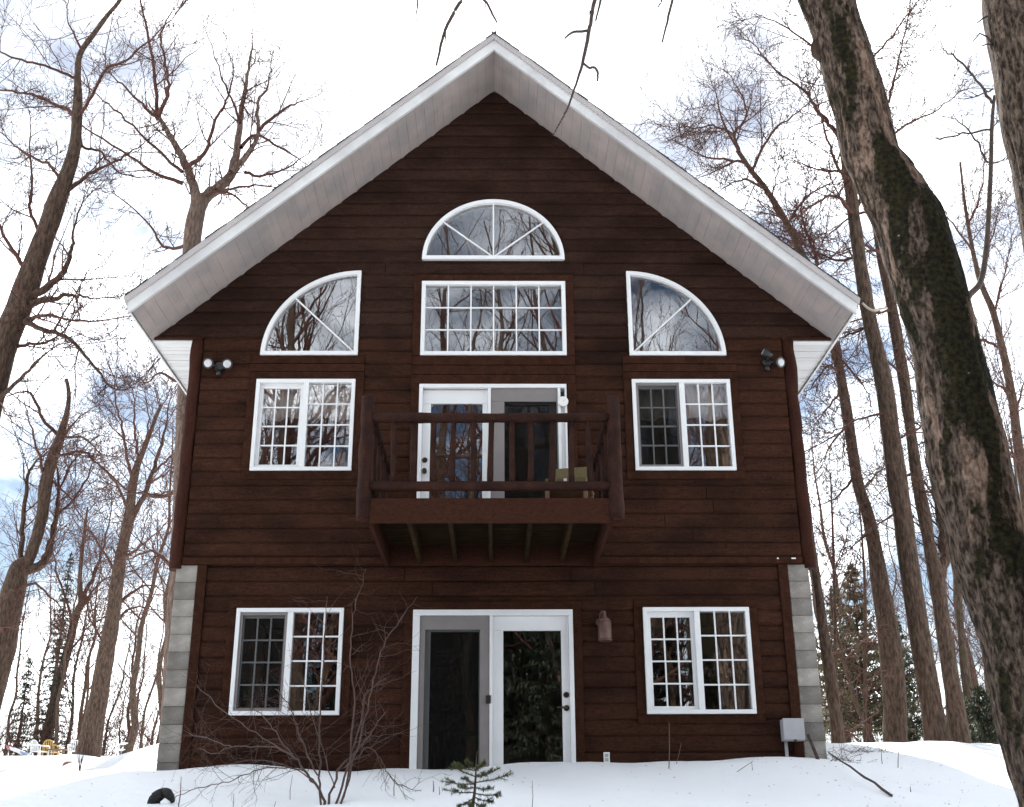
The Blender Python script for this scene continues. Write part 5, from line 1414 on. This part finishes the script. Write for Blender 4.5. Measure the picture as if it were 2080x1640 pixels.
# ---- the leafless bush before the left window
def front_bush():
    rng = random.Random(9)
    b = at(665, 1640, -3.2); base = (b[0], b[1], gz(b[0], b[1]))
    root = thing('bare_bush', base, 'leafless reddish bush spreading before the lower left window', 'bush')
    stems = [
        (1.6, [(662, 1645, 9), (649, 1604, 8), (623, 1571, 7.5), (596, 1538, 6.5), (557, 1518, 5), (500, 1516, 4), (471, 1518, 3.5), (432, 1531, 3), (402, 1520, 2)]),
        (.8, [(652, 1650, 8), (650, 1600, 7), (649, 1530, 6), (651, 1446, 5), (656, 1363, 4), (661, 1280, 3), (664, 1212, 2)]),
        (1.2, [(664, 1645, 8), (685, 1571, 7), (721, 1528, 6), (745, 1500, 5), (761, 1479, 4), (784, 1446, 2.5)]),
        (1.6, [(680, 1645, 8), (702, 1571, 7), (725, 1495, 6), (738, 1440, 5), (741, 1413, 4.5), (765, 1390, 3), (784, 1377, 2)]),
        (2.0, [(684, 1645, 7), (704, 1590, 6), (721, 1429, 5), (712, 1344, 4), (716, 1270, 3.5), (725, 1215, 3), (738, 1182, 2.5), (743, 1156, 1.8)]),
        (1.8, [(690, 1640, 7), (730, 1500, 5), (755, 1400, 4.5), (771, 1330, 4), (791, 1291, 3.5), (820, 1250, 3), (848, 1212, 2)]),
        (-.3, [(640, 1590, 5), (606, 1562, 4), (550, 1560, 4), (511, 1569, 3.5), (465, 1587, 3), (409, 1600, 2.8), (356, 1620, 2)]),
        (.4, [(700, 1560, 4), (745, 1520, 3.5), (771, 1538, 3), (787, 1571, 3), (810, 1594, 2.6), (856, 1607, 2)]),
        (1.0, [(645, 1575, 5), (610, 1500, 4), (590, 1440, 3.2), (560, 1400, 2.2)]),
        (1.2, [(600, 1540, 4), (560, 1490, 3.4), (530, 1450, 2.6), (500, 1440, 2)]),
        (1.4, [(596, 1535, 4), (520, 1490, 3), (450, 1440, 2.5), (400, 1392, 2)]),
        (1.2, [(471, 1518, 3), (420, 1500, 2.5), (384, 1490, 2)]), (1.0, [(680, 1600, 4), (640, 1480, 3), (615, 1380, 2)]),
        (.8, [(640, 1590, 4), (590, 1560, 3.2), (520, 1545, 2.6), (440, 1555, 2)])]
    T = Twigs()
    for dy, st in stems:
        r3 = to3(st, -3.2, -3.2 + dy); n = len(r3) * 4; P = smooth_path(r3, n)
        for i in range(1, n - 1): P[i, :3] += np.array([rng.gauss(0, .006) for _ in range(3)])
        P[:, 3] = np.maximum(P[:, 3] * .68, .0017)
        T.add([tuple(p[:3]) for p in P], [float(p[3]) for p in P], 6)
        for j in range(15):
            f = .22 + .78 * (j + rng.random()) / 15; x = min(f, .99) * (n - 1); i = int(x)
            d = vnorm(tuple(P[i + 1, :3] - P[i, :3]))
            grow(T, tuple(P[i, :3]), side_dir(d, R(rng.uniform(30, 70)), rng), rng.uniform(.16, .5), min(max(P[i, 3] * .6, .0018), .0034), 2, 3 if rng.random() < .75 else 2, rng, .05, .2, (3, 3, 3), .0015)
    link('branches', T.mesh('branches', M['twig'], base), root)
front_bush()

# brush at the edge of the wood on the left
def brush(seed, loc, H, label, group, name='brush', cnt=16):
    rng = random.Random(seed)
    root = thing(name, loc, label, 'brush', group); T = Twigs()
    for k in range(cnt):
        a = rng.uniform(0, 6.28); r_ = rng.uniform(0, .6)
        grow(T, (math.cos(a) * r_, math.sin(a) * r_, -.15), vnorm((rng.gauss(0, .3), rng.gauss(0, .3), 1)), H * rng.uniform(.6, 1.1), .02, 1, 3, rng, .05, .12, (6, 5, 4), .008)
    link('branches', T.mesh('branches', M['barkred']), root)
    return root
LBR = 'tangled leafless brush at the edge of the wood behind the chairs'
pb = brush(1, gpt(20, 40), 2.6, LBR, 'brush behind the chairs')
bl_spots = ((60, 42), (120, 44), (-20, 42), (150, 41), (200, 45), (250, 44), (290, 43), (320, 46), (90, 40), (225, 50))
WB = wood_labels(bl_spots + ((20, 40),), ZL, 'tangled leafless brush')
pb['label'] = WB[(20, 40)]
for k, (px, Y) in enumerate(bl_spots):
    copy_tree(pb, gpt(px, Y), k * 1.3, .8 + .08 * (k % 5), WB[(px, Y)], 'brush behind the chairs')
LBR2 = 'tangled leafless brush along the woods right of the house'
br_spots = ((1700, 20), (1745, 22), (1790, 24), (1840, 20), (1890, 24), (2030, 17), (1935, 26), (1990, 22), (2070, 20))
WB2 = wood_labels(br_spots, ZR, 'tangled leafless brush')
for k, (px, Y) in enumerate(br_spots):
    copy_tree(pb, gpt(px, Y), k * 1.7, .5 + .06 * (k % 4), WB2[(px, Y)], 'brush behind the right corner')

# ------------------------------------------------------------------ garden chairs
def plastic_chair(px, Y, rz, mat, label, group='plastic garden chairs on the snowy rise', sink=.18, rec=False):
    p = at(px, 1530, Y); x, y = p[0], Y; z = gz(x, y) - sink
    t = thing('plastic_chair', (x, y, z), label, 'chair', group)
    c, s_ = math.cos(rz), math.sin(rz)
    def W(mb): mb.v = [(x + vx * c - vy * s_, y + vx * s_ + vy * c, z + vz) for vx, vy, vz in mb.v]; return mb
    W(MB().box(-.24, .24, -.24, .22, .40, .435)).build('seat', M[mat], t, bevel=.012)
    for sx in (-1, 1):
        W(MB().tube([(sx * .26, -.26, 0), (sx * .245, -.23, .41)], [.026, .032], 8)).build('leg', M[mat], t)
        W(MB().tube([(sx * .25, .30, 0), (sx * .225, .22, .41)], [.026, .032], 8)).build('leg', M[mat], t)
        W(MB().tube([(sx * .265, -.22, .42), (sx * .29, -.24, .60), (sx * .29, -.18, .645), (sx * .28, .10, .66), (sx * .245, .26, .70)], [.026, .026, .028, .028, .024], 8)).build('armrest', M[mat], t, smooth=True)
    # rounded backrest with slats
    A = [math.pi * i / 14 for i in range(15)]
    ring = [(-.23, .23, .43)] + [(-.23 * math.cos(a), .29 + .05 * math.sin(a), .66 + .22 * math.sin(a)) for a in A] + [(.23, .23, .43)]
    W(MB().tube(ring, .024, 7)).build('back_frame', M[mat], t, smooth=True)
    for k in range(5):
        xx = -.16 + .08 * k; zt = .66 + .22 * math.sqrt(max(0, 1 - (xx / .23) ** 2))
        W(MB().tube([(xx, .23, .43), (xx, .30, .66), (xx, .33, zt)], .021, 6)).build('slat', M[mat], t, smooth=True)
plastic_chair(80, 36, R(72), 'plastic', 'white plastic armchair turned sideways, left of the yellow one')
plastic_chair(103, 37, R(175), 'yellow', 'yellow plastic armchair among the white garden chairs')
plastic_chair(151, 37, R(20), 'plastic', 'white plastic armchair facing front, left of the fan-shaped tree')
plastic_chair(250, 34, R(-62), 'plastic', 'white plastic armchair half hidden by the snowbank near the house')
p = at(112, 1524, 36.3)
t = thing('plank_bench', (p[0], 36.3, gz(p[0], 36.3)), 'low tan plank bench beside the yellow plastic chair', 'bench')
zt = gz(p[0], 36.3) + .30
part('seat', M['chairwood'], t, (p[0] - .35, p[0] + .45, 36.15, 36.45, zt, zt + .05))
for dx in (-.25, .35): part('leg', M['chairwood'], t, (p[0] + dx - .03, p[0] + dx + .03, 36.2, 36.4, zt - .5, zt))
p = at(33, 1531, 35)
t = thing('plastic_sled', (p[0], 35, gz(p[0], 35)), 'white and blue plastic sled with red end half buried in snow', 'sled')
zz = gz(p[0], 35)
def sled(x0, x1, name, mat):
    mb = MB(); pts = []
    for i in range(9):
        u = i / 8; x = x0 + (x1 - x0) * u; zl = zz + .34 - (x - p[0] + .35) * .36
        for k in range(7):
            v = k / 6 - .5; pts.append((x, 35 + v * .5, zl + abs(v) ** 2 * .45))
    mb.v = pts
    for i in range(8):
        for k in range(6):
            a = i * 7 + k; mb.f.append((a, a + 7, a + 8, a + 1))
    o = mb.build(name, mat, t); m_ = o.modifiers.new('thick', 'SOLIDIFY'); m_.thickness = .03
sled(p[0] - .36, p[0] - .20, 'nose', M['red']); sled(p[0] - .20, p[0] + .25, 'deck', M['plastic']); sled(p[0] + .25, p[0] + .5, 'tail', M['blue'])

# ------------------------------------------------------------------ small things in the snow
def stick(name, label, pts, rad, cat, mat='stick', group=None, twigs=()):
    b = pts[0]; root = thing(name, tuple(b), label, cat, group)
    MB().tube([tuple(p) for p in pts], rad, 8, wob=.35).build('shaft', M[mat], root, smooth=True)
    for tp, tr in twigs: MB().tube([tuple(p) for p in tp], tr, 6).build('side_twig', M[mat], root, smooth=True)
    return root
def on(px, py):
    """point on the snow seen at a pixel: march along the sight line until it meets the ground"""
    d = FWD + RGT * (px - IW / 2) / FPX - UPV * (py - IH / 2) / FPX
    d = d / d[1]
    for Y in np.arange(-9, 60, .02):
        q = CAM + d * (Y - CAM[1])
        if q[2] < gz(q[0], q[1]): return q
    return q
a, b = on(1700, 1553), on(1812, 1620)
a = np.array(at(1684, 1532, a[1] + .1))
P_ = [a + (b - a) * k / 8 + np.array((random.uniform(-.008, .008), 0, .012 + random.uniform(-.004, .008))) for k in range(9)]
stick('dead_stick', 'long knotty dead stick lying on the snow right of the house', P_, [.007, .009, .008, .011, .009, .012, .010, .013, .010], 'stick')
a = at(1668, 1560, -.22); b = at(1641, 1492, -.13)
stick('grey_stake', 'short dark stake leaning against the right concrete blocks', [a, (a + b) / 2, b], [.022, .02, .017], 'stake')
# black rubber lump, half buried
q = on(330, 1632)
t = thing('black_tyre', (q[0], q[1], q[2]), 'black curved rubber tyre half buried in the snow at the left front', 'tyre')
ring = []
for i in range(15):
    a_ = R(10 + 160 * i / 14)
    ring.append((q[0] - .02 - .10 * math.cos(a_), q[1] + .02 * math.sin(i), q[2] - .05 + .12 * math.sin(a_) - .04 * math.cos(a_)))
MB().tube(ring, [.018 + .028 * math.sin(math.pi * i / 14) for i in range(15)], 12, wob=.3).build('rim_curve', M['rock'], t, smooth=True)
MB().tube([(q[0] - .09, q[1] + .04, q[2] - .08), (q[0] - .02, q[1] + .05, q[2] + .0), (q[0] + .05, q[1] + .05, q[2] - .06)], [.04, .07, .04], 12, wob=.3).build('hub', M['rock'], t, smooth=True)
MB().tube([(q[0] - .0, q[1] - .05, q[2] + .0), (q[0] + .03, q[1] - .05, q[2] + .012), (q[0] + .07, q[1] - .05, q[2] + .0)], [.012, .026, .012], 10, wob=.2).build('snow_clump', M['snow'], t, smooth=True)
# dead leaf on its stalk
q = on(128, 1562); zq = .04
t = thing('dead_leaf', tuple(q), 'curled brown dead leaf with long stalk on the snow at left', 'leaf')
sc_ = 1 / pxm(125, 1562, q[1])
V = []; F = []
for i in range(9):
    u = i / 8; wd = math.sin(math.pi * u ** .8) * 4.2 * sc_ + .001
    cx_ = q[0] + (-3 + 20 * u) * sc_; cz_ = q[2] + (4 + 9 * u) * sc_ + .004
    for k in range(4):
        v = k / 3 - .5; V.append((cx_ + v * wd * .6, q[1] + v * wd * 2.4, cz_ + abs(v) * wd * 1.4 - v * wd * .5))
for i in range(8):
    for k in range(3):
        a_ = i * 4 + k; F.append((a_, a_ + 4, a_ + 5, a_ + 1))
o = link('blade', raw_mesh('blade', np.array(V) - np.array(q), F, M['leaf'], True), t)
mo = o.modifiers.new('thick', 'SOLIDIFY'); mo.thickness = .004
MB().tube([(q[0] - 3 * sc_, q[1], q[2] + 4.5 * sc_), (q[0] - 12 * sc_, q[1] - .02, q[2] + 1 * sc_), (q[0] - 20 * sc_, q[1] - .03, q[2] - 3 * sc_)], [.006, .004, .003], 6).build('stalk', M['leaf'], t, smooth=True)
# weed stems
stems = [
    (361, 1640, 368, 1578, 2.6, 'thin upright weed stem beside the black tyre'), (801, 1618, 803, 1573, 2.2, 'short weed stem right of the bare bush, below the screen door'),
    (879, 1609, 880, 1586, 2.8, 'short thick broken stem left of the tiny fir'), (892, 1615, 892, 1598, 1.8, 'very short stem close left of the tiny fir'),
    (1080, 1640, 1081, 1586, 1.6, 'thin stem in the snow below the white door'), (1358, 1562, 1359, 1467, 2.0, 'tall thin weed stem before the wall under the lower right window'),
    (1371, 1552, 1384, 1510, 1.4, 'faint short stem leaning right under the lower right window'), (1823, 1560, 1826, 1515, 2.0, 'thin stem in the snow left of the stout trunk'),
    (1792, 1552, 1790, 1522, 1.8, 'small stem in the snow by the shaded hollow right of the house'), (1851, 1609, 1849, 1598, 2.6, 'tiny dark stub in the snow near the mossy tree'),
    (1526, 1565, 1527, 1548, 1.5, 'tiny stem at the foot of the wall left of the utility box'), (590, 1625, 594, 1575, 1.5, 'thin grey stem left of the bare bush stems'),
    (1480, 1570, 1530, 1546, 1.6, 'bent grass blade against the wall near the utility box'), (472, 1640, 475, 1612, 2.0, 'short stem below the long low bush branch'), (558, 1640, 560, 1628, 2.0, 'tiny stub left of the bush stems')]
for k, (x0, y0, x1, y1, wd, lab) in enumerate(stems):
    a = on(x0, min(y0, 1639)); Y = a[1]; b = at(x1, y1, Y - .03)
    a = a - np.array((0, 0, .05)); r_ = wd / 2 / pxm(x0, y0, Y)
    m_ = (a + b) / 2 + np.array((random.uniform(-.012, .012), 0, 0))
    stick('dead_weed', lab, [a, m_, b], [r_, r_ * .85, r_ * .5], 'weed', 'stem', 'weed stems poking out of the snow')
q = on(162, 1566)
root = thing('weed_tuft', tuple(q), 'small tuft of upright shoots in the sunlit snow at left', 'weed')
for dx, h in ((-4, 32), (-1, 37), (5, 30), (9, 40), (3, 25)):
    s1 = at(162 + dx, 1566 - h, q[1]); MB().tube([tuple(q - np.array((0, 0, .05))), tuple((q + s1) / 2), tuple(s1)], [.006, .005, .003], 5).build('shoot', M['twig'], root)
# brown brush mat near the right pillar
for (px, py, w_, lab) in ((1745, 1527, 46, 'low mat of dead reddish stalks in the snow right of the house'), (1712, 1546, 36, 'dark mat of dead stalks at the foot of right blocks')):
    q = on(px, py); root = thing('dead_stalks', tuple(q), lab, 'weed'); rg = random.Random(px); T = Twigs()
    wm = w_ / pxm(px, py, q[1])
    for k in range(60):
        x = q[0] + rg.uniform(-wm, wm); y = q[1] + rg.uniform(-.25, .25); z = gz(x, y)
        grow(T, (x, y, z - .01), vnorm((rg.gauss(0, 1), rg.gauss(0, .5), .25)), rg.uniform(.1, .3), .003, 3, 3, rg, -.05, .25, (1,), .0025)
    link('stalk_tangle', T.mesh('stalk_tangle', M['twig'], tuple(q)), root)

# fine litter blown over the snow: bark bits and bud scales nobody would count
rg = random.Random(12); V = []; F = []
for k in range(420):
    x, y = rg.uniform(-6.5, 6.5), rg.uniform(-5.5, -.1)
    if rg.random() < .35: x = rg.gauss(3.6, .8)
    z = gz(x, y) + .003; l_ = rg.uniform(.004, .016); a_ = rg.uniform(0, 6.28); c_, s_ = math.cos(a_) * l_, math.sin(a_) * l_
    b_ = len(V); V += [(x - c_, y - s_, z), (x + s_ * .3, y - c_ * .3, z + .002), (x + c_, y + s_, z + .003), (x - s_ * .3, y + c_ * .3, z + .006)]
    F += [(b_, b_ + 1, b_ + 2), (b_, b_ + 2, b_ + 3), (b_, b_ + 3, b_ + 1), (b_ + 1, b_ + 3, b_ + 2)]
tag(link('snow_litter', raw_mesh('snow_litter', V, F, M['stem'])), 'fine brown bits scattered over the snow', 'litter', kind='stuff')
